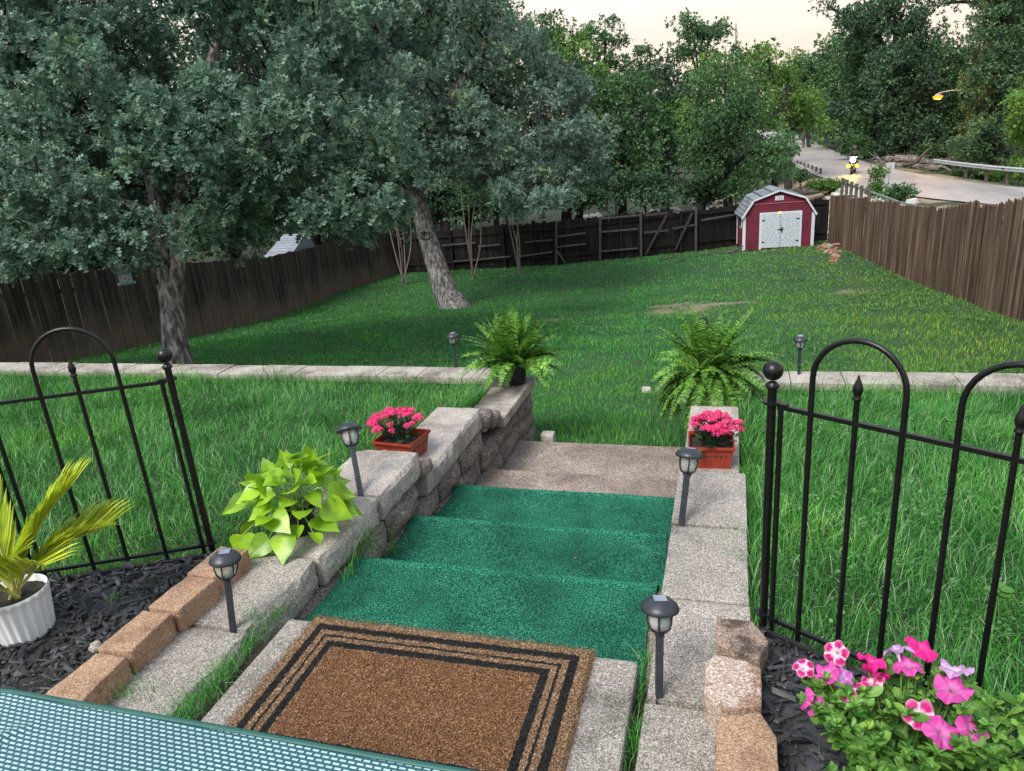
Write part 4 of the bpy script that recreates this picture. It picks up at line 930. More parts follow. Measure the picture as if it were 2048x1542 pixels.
# ------------------------------------------------------------------ grass
def grassmat(name, dark, light, dry, olive=False):
    m, n, l, b = new_mat(name); g = n.new('ShaderNodeNewGeometry'); r = _ramp(n, [(0, dark), (.88, light), (.96, dry), (1, dry)]); l.new(g.outputs['Random Per Island'], r.inputs[0]); c = r.outputs[0]
    t = _noise(n, l, .9, 4); r2 = _ramp(n, [(.32, (.50, .60, .66)), (.5, (1, 1, 1)), (.68, (1.35, 1.2, .82))]); l.new(t.outputs['Fac'], r2.inputs[0]); c = mixc(n, l, 1.0, c, r2.outputs[0], 'MULTIPLY')
    if olive:    # drier, browner grass towards the right of the yard
        tc = n.new('ShaderNodeTexCoord'); sp = n.new('ShaderNodeSeparateXYZ'); l.new(tc.outputs['Object'], sp.inputs[0]); t3 = _noise(n, l, .45, 4)
        ma = n.new('ShaderNodeMath'); ma.operation = 'MULTIPLY_ADD'; l.new(t3.outputs['Fac'], ma.inputs[0]); ma.inputs[1].default_value = 7.0; l.new(sp.outputs[0], ma.inputs[2])
        mr = n.new('ShaderNodeMapRange'); mr.inputs['From Min'].default_value = 1.2; mr.inputs['From Max'].default_value = 6.5; l.new(ma.outputs[0], mr.inputs['Value'])
        c = mixc(n, l, mr.outputs[0], c, mixc(n, l, 1.0, c, (2.1, .92, .85), 'MULTIPLY'))
    l.new(c, b.inputs['Base Color']); b.inputs['Roughness'].default_value = .5; b.inputs['Specular IOR Level'].default_value = .35
    tr = n.new('ShaderNodeBsdfTranslucent'); l.new(c, tr.inputs['Color']); mx = n.new('ShaderNodeMixShader'); mx.inputs[0].default_value = .3
    l.new(b.outputs[0], mx.inputs[1]); l.new(tr.outputs[0], mx.inputs[2]); l.new(mx.outputs[0], n['Material Output'].inputs['Surface']); return m
M_gl = grassmat('long lawn grass', (.012, .085, .014), (.115, .42, .065), (.42, .56, .32))
M_gy = grassmat('mown yard grass', (.024, .17, .034), (.090, .42, .064), (.19, .44, .11), True)
def blades(mb, P, H, W, lean, rg, seg=3, wind=None, cur=(.2, .9)):
    k = len(P); a = rg.random(k)*6.283
    D = np.stack([np.cos(a), np.sin(a), 0*a], 1)
    if wind is not None: D = norm(D+wind)
    S = np.stack([-np.sin(a+rg.normal(size=k)*.5), np.cos(a), 0*a], 1); S = norm(np.cross(D, [0, 0, 1.])+rg.normal(size=(k, 3))*np.array([.5, .5, 0]))
    cv = rg.uniform(cur[0], cur[1], k)*lean; V = []
    for q in range(seg+1):
        t = q/seg; th = cv*t*1.35
        # arc: height and outward reach
        hgt = H*np.where(cv > 1e-3, np.sin(th)/(cv*1.35+1e-6), t); out = H*np.where(cv > 1e-3, (1-np.cos(th))/(cv*1.35+1e-6), 0)
        c = P+D*out[:, None]; c[:, 2] += hgt
        w = W*(1-t**1.5)*.5
        if q < seg: V.append(c-S*w[:, None]); V.append(c+S*w[:, None])
        else: V.append(c)
    V = np.stack(V, 1); nv = V.shape[1]; b0 = (np.arange(k)*nv)[:, None]; FQ = []
    for q in range(seg-1): FQ.append(b0+np.array([2*q, 2*q+1, 2*q+3, 2*q+2]))
    s0 = mb.n; mb.V.append(V.reshape(-1, 3)); mb.n += k*nv; mb.C.append(np.ones((k*nv, 3)))
    if FQ: F = np.concatenate(FQ)+s0; mb.F.append(F); mb.M.append(np.zeros(len(F), int))
    F = b0+np.array([nv-3, nv-2, nv-1])+s0; mb.F.append(F); mb.M.append(np.zeros(len(F), int))
def infr(P, mx=160): q = proj(P); return (q[:, 2] > .2) & (q[:, 0] > -mx) & (q[:, 0] < 2048+mx) & (q[:, 1] < 1542+mx*1.2)
def clumpy(P, sc, seed, thr): n_ = vnoise(P*np.array([1, 1, 0]), sc, seed, 2); return n_ > thr
rg = np.random.default_rng(77)
def upper(label, x0, x1, ok, n_, seed):
    rg = np.random.default_rng(seed); mb = MB()
    P = np.stack([rg.uniform(x0, x1, n_), rg.uniform(.6, 5.70, n_), np.zeros(n_)], 1); P[:, 2] = terr_z(P[:, 1])-.01
    P = P[ok(P)]; P = P[infr(P, 560)]; k = len(P); cl = vnoise(P, 2.2, seed, 2)
    H = (.105+.055*cl)*rg.uniform(.6, 1.35, k); w = np.stack([.3+2.2*vnoise(P, 3.2, 3, 2), .1+2.2*vnoise(P, 3.2, 4, 2), 0*P[:, 0]], 1)
    blades(mb, P, H, rg.uniform(.0026, .0048, k), 1.7, rg, 3, w, (.3, 1.1))
    s = rg.random(k) < .05; Q = P[s]; blades(mb, Q, rg.uniform(.16, .27, len(Q)), rg.uniform(.0025, .004, len(Q)), 1.1, rg, 4)
    # seed heads on a few tall stems
    s = rg.random(k) < .006; Q = P[s]; hh = rg.uniform(.18, .27, len(Q)); blades(mb, Q, hh, np.full(len(Q), .002), .5, rg, 3)
    for q, h in zip(Q, hh):
        for a in (0, 1, 2, 3): ax = np.array([rg.normal()*.6, rg.normal()*.6, .7]); inst(mb, BL1*np.array([.06, 1, 1]), BF1, (q+np.array([rg.normal()*.01, rg.normal()*.01, h*.9]))[None], norm(ax)[None], rg.normal(size=(1, 3)), .035)
    # edge blades hanging over the caps
    return tag(mb.build('grass', M_gl), label, 'grass', kind='stuff')
upper('long green grass on the left upper lawn', -10.5, -1.90, lambda P: (P[:, 1] > fence_line_l(P[:, 0])+.02) & (P[:, 0] < np.where(P[:, 1] < 3.5, -2.03, -1.95)+.06*(P[:, 1] > 4.8)) & (P[:, 1] < 5.67), 150000, 5)
upper('long green grass on the right upper lawn', .08, 4.6, lambda P: (P[:, 1] > np.where(P[:, 0] > .13, fence_line_r(P[:, 0])+.03, 2.2)) & (P[:, 0] > .085) & (P[:, 1] < 5.67), 125000, 6)
# mown yard
mb = MB(); tot = 0
for (d0, d1, dens, H0, W0) in ((5.0, 9, 1500, .07, .0065), (9, 14, 620, .062, .011), (14, 21, 300, .058, .018), (21, 32, 120, .06, .030)):
    n_ = int((d1-d0)*22*dens); P = np.stack([rg.uniform(-15, 5.2, n_), rg.uniform(d0, d1, n_), np.zeros(n_)], 1)
    P = P[(P[:, 0] < 4.25) & (P[:, 0] > -13.9) & (P[:, 1] < 31.2+.0*P[:, 0])]; P = P[infr(P, 330)]
    P = P[~((P[:, 1] < 5.97) & ((P[:, 0] < -1.6) | (P[:, 0] > -.2)))]; P = P[~((P[:, 1] < 5.33))]
    P = P[rg.random(len(P)) > .96*dirt_amt(P[:, 0], P[:, 1])]
    P[:, 2] = hz(P[:, 0], P[:, 1])+vnoise(P*np.array([1, 1, 0]), .8, 3, 3)*.04*np.clip((P[:, 1]-3)/6, 0, 1)-.008
    # the wall hides what lies close behind it
    k = len(P); cl = vnoise(P, 1.6, 8, 3); H = H0*(1+.75*cl)*rg.uniform(.6, 1.3, k); H = np.where((P[:, 1] < 6.3), H*1.3, H)
    blades(mb, P, H, W0*rg.uniform(.7, 1.3, k), 1.0, rg, 2); tot += k
print('yard blades', tot)
tag(mb.build('grass', M_gy), 'mown green grass over the lower yard', 'grass', kind='stuff')
# long blades leaning over the caps, and broad leaved weeds in the yard
rg = np.random.default_rng(91); mb = MB()
Ps = [(np.stack([rg.uniform(-9, -2.0, 2600), rg.uniform(5.56, 5.66, 2600), np.zeros(2600)], 1), 1.0), (np.stack([rg.uniform(.1, 4.5, 900), rg.uniform(5.56, 5.66, 900), np.zeros(900)], 1), 1.0), (np.stack([rg.normal(-1.93, .02, 420), rg.uniform(4.7, 5.62, 420), np.zeros(420)], 1), 1.25), (np.stack([rg.normal(.105, .012, 500), rg.uniform(2.3, 5.4, 500), np.zeros(500)], 1), 1.0)]
for Pp, f in Ps:
    Pp[:, 2] = terr_z(Pp[:, 1])-.01; k = len(Pp); cl = np.clip(.9+1.5*vnoise(Pp, 1.5, 6, 2), .2, 1.7); blades(mb, Pp, cl*rg.uniform(.10, .24, k)*f, rg.uniform(.0024, .004, k), 1.6, rg, 4, None if f == 1 else np.tile([1.2, .1, 0], (k, 1)), (.3, 1.1))
tag(mb.build('grass', M_gl), 'long loose grass blades leaning over the wall caps', 'grass', kind='stuff')
mb = MB(); n_ = 9000; P = np.stack([rg.uniform(-13.6, 4, n_), rg.uniform(7, 30, n_), np.zeros(n_)], 1); w_ = vnoise(P, .55, 12, 3)+np.where(np.abs(P[:, 0]+13) < 1.6, .35, 0)+np.where(np.hypot(P[:, 0]+6.2, P[:, 1]-15) < 1.6, .3, 0)+np.where(P[:, 0] > 3.3, .3, 0); P = P[w_ > .22]; P = P[infr(P, 60)]; P[:, 2] = hz(P[:, 0], P[:, 1])+rg.uniform(.02, .07, len(P))
for q in range(3): inst(mb, ov, ovf, P+rg.normal(size=P.shape)*.03, rg.normal(size=P.shape)*np.array([1, 1, .3]), np.array([0, 0, 1.])+rg.normal(size=P.shape)*.3, rg.uniform(.03, .07, len(P)))
tag(mb.build('ground_cover', leafmat('broad weeds', (.02, .075, .02), (.08, .20, .05), .2, .5)), 'broad leaved weeds scattered through the lower yard', 'weeds', kind='stuff')
rg = np.random.default_rng(92)
for lab, x0, x1 in (('clover and broad leaved weeds in the left upper lawn', -9, -2.15), ('clover and broad leaved weeds in the right upper lawn', .3, 4)):
    mb = MB(); n_ = 1500; P = np.stack([rg.uniform(x0, x1, n_), rg.uniform(2.2, 5.5, n_), np.zeros(n_)], 1); P = P[(vnoise(P, 1.8, 22, 2) > .12) & (P[:, 1] > fence_line_r(np.abs(P[:, 0]))+.1)]; P = P[infr(P, 60)]; P[:, 2] = terr_z(P[:, 1])+rg.uniform(.05, .11, len(P))
    for q in range(3): inst(mb, ov*np.array([1.5, 1, 1]), ovf, P+rg.normal(size=P.shape)*.012, rg.normal(size=P.shape)*np.array([1, 1, .3]), np.array([0, 0, 1.])+rg.normal(size=P.shape)*.25, rg.uniform(.009, .019, len(P)))
    tag(mb.build('clover', leafmat('clover leaves', (.03, .12, .03), (.12, .30, .08), .2, .5)), lab, 'weeds', kind='stuff')
mb = MB(); Pc = PZ(1990, 1225, .02); tube(mb, [Pc-np.array([0, 0, .05]), Pc+np.array([0, 0, .10])], .004, 6)
for q in range(9): a = q*.75; P = Pc+np.array([math.cos(a)*.002, math.sin(a)*.002, .07+.01*(q % 3)]); inst(mb, ov*np.array([1.4, 1, 1]), ovf, P[None], np.array([[math.cos(a), math.sin(a), .2]]), np.array([[0, 0, 1.]]), .042)
tag(mb.build('broadleaf_weed', leafmat('broadleaf weed leaves', (.06, .20, .04), (.12, .30, .07), .3, .45)), 'single broad leaved weed in the right lawn behind the fence panel', 'weed')
# weeds in the joints
def weeds(label, spots, seed, mat=M_gl):
    rg = np.random.default_rng(seed); mb = MB()
    for (x, y, z, r, n_, h) in spots:
        P = np.stack([x+rg.normal(size=n_)*r[0], y+rg.normal(size=n_)*r[1], np.full(n_, z)], 1); blades(mb, P, h*rg.uniform(.4, 1.35, n_), rg.uniform(.0014, .0030, n_), 1.8, rg, 3, None, (.2, 1.15))
    tag(mb.build('weeds', mat), label, 'weeds', kind='stuff')
weeds('thin green weeds in the joint left of the patio and doormat', [(-1.625, y, -.02, (.014, .05), 60, .085) for y in (1.95, 1.85, 1.76, 1.68)]+[(-1.62, y, -.02, (.028, .05), 190, .095) for y in (1.6, 1.5, 1.4)]+[(-1.86, 1.50, 0, (.05, .04), 40, .07), (-1.70, 1.93, 0, (.02, .02), 25, .09), (-1.95, 1.46, 0, (.05, .05), 60, .08)], 1)
weeds('thin green weeds in the joint right of the patio', [(-.243, y, -.05, (.008, .03), n_, h) for y, n_, h in ((1.98, 40, .13), (1.9, 30, .11), (1.80, 16, .09), (1.68, 45, .10), (1.62, 40, .10), (1.5, 18, .08), (1.42, 18, .07))]+[(-.235, 2.45, -.14, (.008, .06), 26, .12), (-.07, 1.782, -.01, (.08, .006), 26, .035), (-.08, 2.835, -.01, (.08, .006), 20, .035)], 2)
weeds('tall thin weeds at the foot of the left wall beside the green carpet', [(-1.60, 2.62, -.15, (.018, .05), 70, .20), (-1.59, 2.85, -.30, (.02, .06), 50, .17), (-1.60, 2.45, -.15, (.015, .05), 40, .13), (-1.72, 2.62, 0, (.03, .06), 26, .07)], 3)
weeds('grass tuft growing through the black mulch', [(-2.33, 1.92, 0, (.012, .012), 16, .08), (-2.27, 2.03, 0, (.02, .02), 10, .06)], 4)

# ------------------------------------------------------------------ wooden privacy fences
def fencemat(name, stops, stain=None):
    m, n, l, b = new_mat(name); g = n.new('ShaderNodeNewGeometry'); t = _noise(n, l, 14, 6, vec=(1, 1, .06)); r = _ramp(n, stops); l.new(t.outputs['Fac'], r.inputs[0])
    mr = n.new('ShaderNodeMapRange'); mr.inputs['To Min'].default_value = .62; mr.inputs['To Max'].default_value = 1.35; l.new(g.outputs['Random Per Island'], mr.inputs['Value'])
    c = mixc(n, l, 1.0, r.outputs[0], mr.outputs[0], 'MULTIPLY')
    if stain:      # tan soil splash along the foot of the boards (Col.r carries height above ground)
        at = n.new('ShaderNodeAttribute'); at.attribute_name = 'Col'; sp = n.new('ShaderNodeSeparateColor'); l.new(at.outputs['Color'], sp.inputs[0])
        t2 = _noise(n, l, 1.2, 4); ma = n.new('ShaderNodeMath'); ma.operation = 'MULTIPLY_ADD'; l.new(t2.outputs['Fac'], ma.inputs[0]); ma.inputs[1].default_value = -.9; l.new(sp.outputs[0], ma.inputs[2])
        m2 = n.new('ShaderNodeMapRange'); m2.inputs['From Min'].default_value = -.35; m2.inputs['From Max'].default_value = .05; m2.inputs['To Min'].default_value = .75; m2.inputs['To Max'].default_value = 0; l.new(ma.outputs[0], m2.inputs['Value'])
        c = mixc(n, l, m2.outputs[0], c, stain)
    l.new(c, b.inputs['Base Color']); b.inputs['Roughness'].default_value = .85; b.inputs['Specular IOR Level'].default_value = .2
    bp = n.new('ShaderNodeBump'); bp.inputs['Distance'].default_value = .006; l.new(t.outputs['Fac'], bp.inputs['Height']); l.new(bp.outputs[0], b.inputs['Normal']); return m
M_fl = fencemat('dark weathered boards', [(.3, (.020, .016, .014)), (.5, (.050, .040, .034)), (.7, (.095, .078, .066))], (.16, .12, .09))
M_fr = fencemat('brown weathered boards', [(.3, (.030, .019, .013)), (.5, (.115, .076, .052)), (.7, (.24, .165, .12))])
M_fb = fencemat('very dark boards', [(.3, (.005, .0045, .004)), (.5, (.011, .009, .0085)), (.7, (.024, .020, .019))])  # near-black board colour of the back fence
M_rail = nmat('weathered grey rail', [(.3, (.035, .031, .029)), (.7, (.12, .11, .10))], 9, 6, .9, vec=(1, 1, 1))
def board_run(path, H, bw, mat, label, seed, drop=None, jag=.02, saw=None, base=.02, thick=.02, face=1, tsd=.004):
    path = np.array(path, float); t = empty('wooden_fence', label, 'wooden fence', loc=(path[0][0], path[0][1], hz1(*path[0]))); rg = np.random.default_rng(seed); mb = MB(); railb = MB(); posts = []
    seg = np.linalg.norm(np.diff(path, axis=0), axis=1); cum = np.concatenate([[0], np.cumsum(seg)]); s = 0; k = 0; lastp = -9
    def at(s_): return np.array([np.interp(s_, cum, path[:, 0]), np.interp(s_, cum, path[:, 1])])
    while s < cum[-1]-bw*.5:
        w = bw*rg.uniform(.9, 1.08); a = at(s); b_ = at(s+w-(.008 if mat is M_fl else (.013 if mat is M_fr else -.004))); c = (a+b_)/2; z0 = hz1(*c); hh = H(s) if callable(H) else H
        u = (b_-a)/np.linalg.norm(b_-a); nn = np.array([-u[1], u[0]]); off = rg.normal()*.006+(.006 if k % 2 else 0); top = z0+hh+rg.normal()*jag; tilt = rg.normal()*tsd
        if drop is not None and drop(s): s += w; k += 1; continue
        sw = saw*w if saw else 0
        V = []
        for q, e in ((0, a), (1, b_)):
            for f in (-.5, .5):
                for z in (z0-base, top+(sw*(.5-q))):
                    p = e+nn*(off+f*thick)+u*(tilt*(z-z0)); V.append((p[0], p[1], z))
        cc_ = np.array([[max(0, v[2]-z0)/2.0]*3 for v in V]); mb.add(np.array(V), BOXF, 0, cc_); s += w; k += 1
    part(mb, 'boards', mat, t)
    for q in np.arange(.3, cum[-1], 2.4):
        p = at(q); u = at(min(q+.1, cum[-1]))-at(max(q-.1, 0)); u /= np.linalg.norm(u); nn = np.array([-u[1], u[0]])*face*(.07); z0 = hz1(*p); m_ = MB(); box(m_, (p[0]+nn[0], p[1]+nn[1], z0+.8), (.09, .09, 1.75), rz=math.atan2(u[1], u[0])); part(m_, 'post', M_fb if mat is M_fb else mat, t)
    for hh in (.35, 1.45):
        m_ = MB(); 
        for q in np.arange(0, cum[-1]-.5, 1.2):
            a = at(q); b_ = at(min(q+1.2, cum[-1])); u = (b_-a)/np.linalg.norm(b_-a); nn = np.array([-u[1], u[0]])*face*.035; bar(m_, (a[0]+nn[0], a[1]+nn[1], hz1(*a)+hh), (b_[0]+nn[0], b_[1]+nn[1], hz1(*b_)+hh), .035, .09)
        part(m_, 'rail', mat, t)
    return t
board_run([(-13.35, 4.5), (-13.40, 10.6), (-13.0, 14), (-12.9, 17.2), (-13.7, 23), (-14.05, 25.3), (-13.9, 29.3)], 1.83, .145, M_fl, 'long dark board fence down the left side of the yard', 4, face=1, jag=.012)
board_run([(3.60, 30.6), (3.62, 29.5), (4.20, 20), (4.33, 18.7), (4.15, 12.3), (4.05, 9), (3.95, 4.5)], lambda s: 1.78+.045*(((int(s/.47)*7919) % 13)/6.5-1), .158, M_fr, 'brown jagged board fence down the right side of the yard', 5, jag=.014, saw=.16, face=1, tsd=.005)
back = [(-13.9, 29.3), (-6.7, 28.45), (-1.6, 30.2), (.25, 31.2), (3.6, 30.9)]
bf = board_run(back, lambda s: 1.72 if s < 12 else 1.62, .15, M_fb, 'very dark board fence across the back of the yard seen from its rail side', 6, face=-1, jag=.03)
def bpt(px, dz, off=-.09): # point along the back fence from a photo column
    best = None
    P = []
    for a, b_ in zip(back[:-1], back[1:]):
        for t_ in np.linspace(0, 1, 200): P.append((a[0]+(b_[0]-a[0])*t_, a[1]+(b_[1]-a[1])*t_+off))
    P = np.array(P); Z = hz(P[:, 0], P[:, 1])+dz; q = proj(np.column_stack([P, Z])); k = np.argmin(np.abs(q[:, 0]-px)); return np.array([P[k, 0], P[k, 1], Z[k]])
for (x0, z0, x1, z1) in ((960, .42, 1020, .47), (1040, .45, 1105, .55), (885, 1.10, 950, 1.12), (905, .40, 960, .42), (1112, 1.12, 1170, 1.16), (1112, .72, 1172, .74), (1202, 1.14, 1275, 1.12), (1202, .38, 1275, .36), (1200, 1.66, 1280, 1.64), (1404, 1.20, 1472, 1.28), (1050, 1.0, 1105, 1.02), (955, .95, 1000, .98)):
    m_ = MB(); bar(m_, bpt(x0, z0, -.12), bpt(x1, z1, -.12), .04, .055); part(m_, 'rail', M_rail, bf)
for px in (1113, 1200, 1282, 1392): m_ = MB(); bar(m_, bpt(px, -.1, -.13), bpt(px, 1.72, -.13), .09); part(m_, 'post', nmat('old post', [(.3, (.03, .026, .024)), (.7, (.08, .07, .065))], 8, 5, .9), bf)
for (x0, z0, x1, z1) in ((1291, .1, 1334, 1.55), (1350, .15, 1385, 1.55), (1113, .62, 1132, .02)): m_ = MB(); bar(m_, bpt(x0, z0, -.16), bpt(x1, z1, -.16), .04, .075); part(m_, 'gate_brace', M_rail if z0 > .6 else nmat('gate brace', [(.3, (.02, .018, .017)), (.7, (.055, .048, .045))], 8, 5, .9), bf)
for (x0, z0, x1, z1) in ((1288, 1.62, 1335, 1.62), (1345, 1.66, 1390, 1.66), (1288, .95, 1335, .95), (1345, 1.0, 1390, 1.05)): m_ = MB(); bar(m_, bpt(x0, z0, -.15), bpt(x1, z1, -.15), .035, .07); part(m_, 'gate_rail', nmat('gate rail', [(.3, (.03, .027, .026)), (.7, (.075, .068, .065))], 8, 5, .9), bf)
# birdhouse on the left fence
p = PD(250, 553, 14.6); t = empty('birdhouse', 'blue grey birdhouse with a white framed window hanging on the left fence', 'birdhouse', loc=tuple(p)); Mb = plain('blue grey paint', (.13, .18, .20), .6); Mb2 = plain('light blue paint', (.26, .34, .38), .6); Mw = plain('white trim', (.6, .62, .62), .5)
az = math.atan2(-p[1], -p[0])+math.pi/2
def rb_(name, c, s, mat): m_ = MB(); box(m_, c, s); o = m_.build(name, mat, t, bevel=.004); return o
t.rotation_euler = (0, .0, az); rb_('body', (0, .05, -.03), (.24, .14, .20), Mb2); rb_('roof', (0, .06, .14), (.27, .20, .16), Mb); rb_('ledge', (0, .02, -.145), (.34, .24, .02), Mb)
w = rb_('window', (-.01, -.025, -.03), (.085, .012, .11), Mw)
for sx in (-1, 1):
    for sz in (-1, 0, 1): m_ = MB(); box(m_, (-.01+sx*.014, -.033, -.03+sz*.026), (.018, .006, .018)); m_.build('pane', M_black, w)

# ------------------------------------------------------------------ the red shed
sp_ = PG(1487, 503); sp_ = PD(1487, 503, depth(sp_)); print('shed', sp_, depth(sp_)); SX, SY = sp_[0], sp_[1]; SK = depth(sp_)/26.4; print('SK', SK); SZ = hz1(SX+1.1, SY)
sh = empty('garden_shed', 'red barn shaped garden shed with flaking white double doors at the end of the yard', 'shed', loc=(SX, SY, SZ), rz=math.radians(8))
M_red = nmat('barn red siding', [(.3, (.085, .009, .022)), (.5, (.13, .013, .032)), (.7, (.165, .020, .042))], 6, 5, .75, vec=(6, 1, .3), bump=.6, bsc=4, bdist=.02, bvec=(9, 1, .05), big=[(.3, (.7, .7, .75)), (.6, (1.1, 1.1, 1.1))], bigsc=1.5)
M_wt = nmat('worn white trim', [(.3, (.45, .48, .52)), (.7, (.66, .69, .72))], 14, 5, .6)
m, n, l, b = new_mat('flaking white paint'); t = _noise(n, l, 26, 8, vec=(1, 1, .8)); r = _ramp(n, [(.38, (.24, .27, .30)), (.48, (.42, .47, .52)), (.56, (.52, .58, .63)), (.7, (.58, .64, .70))]); l.new(t.outputs['Fac'], r.inputs[0]); l.new(r.outputs[0], b.inputs['Base Color']); b.inputs['Roughness'].default_value = .7; M_flake = m
m, n, l, b = new_mat('grey shingles'); tc = n.new('ShaderNodeTexCoord'); bk = n.new('ShaderNodeTexBrick'); bk.inputs['Scale'].default_value = 1; bk.inputs['Brick Width'].default_value = .3; bk.inputs['Row Height'].default_value = .13; bk.inputs['Mortar Size'].default_value = .012
bk.inputs['Color1'].default_value = (.12, .14, .16, 1); bk.inputs['Color2'].default_value = (.22, .25, .28, 1); bk.inputs['Mortar'].default_value = (.03, .03, .035, 1)
s_ = n.new('ShaderNodeSeparateXYZ'); c_ = n.new('ShaderNodeCombineXYZ'); l.new(tc.outputs['Object'], s_.inputs[0]); l.new(s_.outputs[1], c_.inputs[0]); l.new(s_.outputs[2], c_.inputs[1]); l.new(c_.outputs[0], bk.inputs['Vector']); l.new(bk.outputs['Color'], b.inputs['Base Color']); b.inputs['Roughness'].default_value = .9; M_sh = m
W_ = 2.34*SK; D_ = 1.7; he, hk, ha = 1.28, 1.80, 2.10; kx = .34
def wpart(mb, name, mat, par=sh, bevel=0): return mb.build(name, mat, par, bevel=bevel)
G = [(0, 0), (W_, 0), (W_, he), (W_-kx, hk), (W_/2, ha), (kx, hk), (0, he)]
mb = MB(); V = [(x, 0, z) for x, z in G]+[(x, D_, z) for x, z in G]; mb.add(V, [list(range(7)), list(range(7, 14))[::-1]]); mb.add(V, [[a, a+7, (a+1) % 7+7, (a+1) % 7] for a in (0, 1, 6)]); wpart(mb, 'walls', M_red)
mb = MB(); R_ = [(-.10, he-.09), (kx-.03, hk+.02), (W_/2, ha+.035), (W_-kx+.03, hk+.02), (W_+.10, he-.09)]
for (a, b_) in zip(R_[:-1], R_[1:]):
    V = []
    for (x, z) in (a, b_):
        for y in (-.08, D_+.08):
            for dz in (0, .035): V.append((x, y, z+dz))
    mb.add(V, BOXF)
rf = wpart(mb, 'roof', M_sh)
mb = MB()
for (a, b_) in zip(R_[:-1], R_[1:]): bar(mb, (a[0], -.09, a[1]-.01), (b_[0], -.09, b_[1]-.01), .025, .06)
mb.build('fascia', M_wt, rf)
for x in (.0, W_): m_ = MB(); box2(m_, (x-.055, -.02, 0), (x+.055, .0-.001, he-.02)); wpart(m_, 'corner_trim', M_wt); 
m_ = MB(); box2(m_, (-.02, .03, 0), (-.001, .12, he-.08)); wpart(m_, 'corner_trim', M_wt); m_ = MB(); box2(m_, (-.02, D_-.1, 0), (-.001, D_, he-.08)); wpart(m_, 'corner_trim', M_wt)
dx0, dx1, dh = .60*SK, 1.88*SK, 1.28
for a, b_ in ((dx0, (dx0+dx1)/2-.008), ((dx0+dx1)/2+.008, dx1)): m_ = MB(); box2(m_, (a, -.035, .05), (b_, -.002, dh)); wpart(m_, 'door', M_flake)
m_ = MB(); box2(m_, ((dx0+dx1)/2-.008, -.02, .05), ((dx0+dx1)/2+.008, -.002, dh)); wpart(m_, 'door_gap', M_black)
m_ = MB(); box2(m_, (dx0-.08, -.03, 0), (dx0-.002, -.001, dh+.07)); box2(m_, (dx1+.002, -.03, 0), (dx1+.08, -.001, dh+.07)); box2(m_, (dx0-.001, -.031, dh+.002), (dx1+.001, -.001, dh+.072)); wpart(m_, 'door_frame', M_wt)
m_ = MB(); box2(m_, ((dx0+dx1)/2+.03, -.06, .62), ((dx0+dx1)/2+.07, -.036, .80)); box2(m_, ((dx0+dx1)/2-.09, -.055, .70), ((dx0+dx1)/2+.10, -.037, .73)); wpart(m_, 'latch', M_black)
for hx_ in (dx0+.01, dx1-.11):
    for hz_ in (.25, 1.05): m_ = MB(); box2(m_, (hx_, -.045, hz_), (hx_+.10, -.036, hz_+.04)); wpart(m_, 'hinge', M_black)
m_ = MB(); box2(m_, (1.22, -.06, dh+.03), (1.30, -.032, dh+.07)); wpart(m_, 'door_lamp', emit('small amber lamp', (1, .62, .08), 2.2))
m_ = MB(); box2(m_, (W_/2-.15, -.03, 1.77), (W_/2+.15, -.001, 1.93)); v_ = wpart(m_, 'vent', M_wt); 
for k in range(3): m_ = MB(); box2(m_, (W_/2-.09+k*.07, -.036, 1.80), (W_/2-.045+k*.07, -.031, 1.90)); m_.build('slat', plain('vent grey', (.30, .38, .42), .6), v_)
m_ = MB(); box2(m_, (.22, -.02, 1.66), (W_-.24, -.001, 1.685)); wpart(m_, 'trim_strip', plain('dusty red trim', (.34, .10, .12), .7))
m_ = MB(); box2(m_, (-.025, .55, .75), (-.001, .95, 1.2)); wd = wpart(m_, 'window', M_wt); m_ = MB(); box2(m_, (-.031, .60, .80), (-.026, .90, 1.15)); m_.build('pane', M_black, wd)
m_ = MB(); box2(m_, (.5, -.5, -.03), (1.5, -.34, .04)); o = m_.build('plank', M_rail, None, bevel=.01); o.location = (SX, SY, SZ-.02); tag(o, 'grey plank lying in the grass before the shed doors', 'plank')
# brick pile by the fence
M_ob = nmat('old red brick', [(.3, (.17, .07, .05)), (.7, (.36, .18, .13))], 12, 5, .85); rg = np.random.default_rng(8); M_ob2 = nmat('pale broken brick', [(.3, (.24, .17, .14)), (.7, (.42, .33, .28))], 12, 5, .85)
bpc = [(1640, 492), (1648, 489), (1656, 492), (1664, 490), (1645, 497), (1654, 498), (1662, 498), (1670, 497), (1652, 503), (1661, 504), (1669, 503), (1668, 509), (1674, 508), (1668, 515), (1675, 514), (1666, 520), (1672, 520), (1659, 489), (1672, 487), (1676, 502)]
ob = MB(); box(ob, (0, 0, .04), (.26, .12, .08)); b0_ = ob.build('old_brick', M_ob, bevel=.006)
for k, (px, py) in enumerate(bpc):
    o = b0_ if k == 0 else b0_.copy()
    if k: COL.objects.link(o)
    P_ = PG(px, max(py+3, 497+(k % 3)*2)); P_ = PD(px, py+3, depth(P_)-.1); zz = max(hz1(P_[0], P_[1])-.01, P_[2]-.03); o.location = (P_[0], P_[1], zz); o.rotation_euler = (rg.normal()*.18, rg.normal()*.18, rg.random()*3)
    if k % 3 == 2:
        if k == 2: o.data = o.data.copy(); o.data.materials[0] = M_ob2; pale_mesh = o.data
        else: o.data = pale_mesh
    row_ = 'upper end' if py < 495 else ('middle' if py < 506 else 'near end'); tag(o, (('pale broken' if k % 3 == 2 else 'reddish')+' old brick at the '+row_+' of the heap beside the red shed'), 'brick', 'old bricks heaped beside the shed')
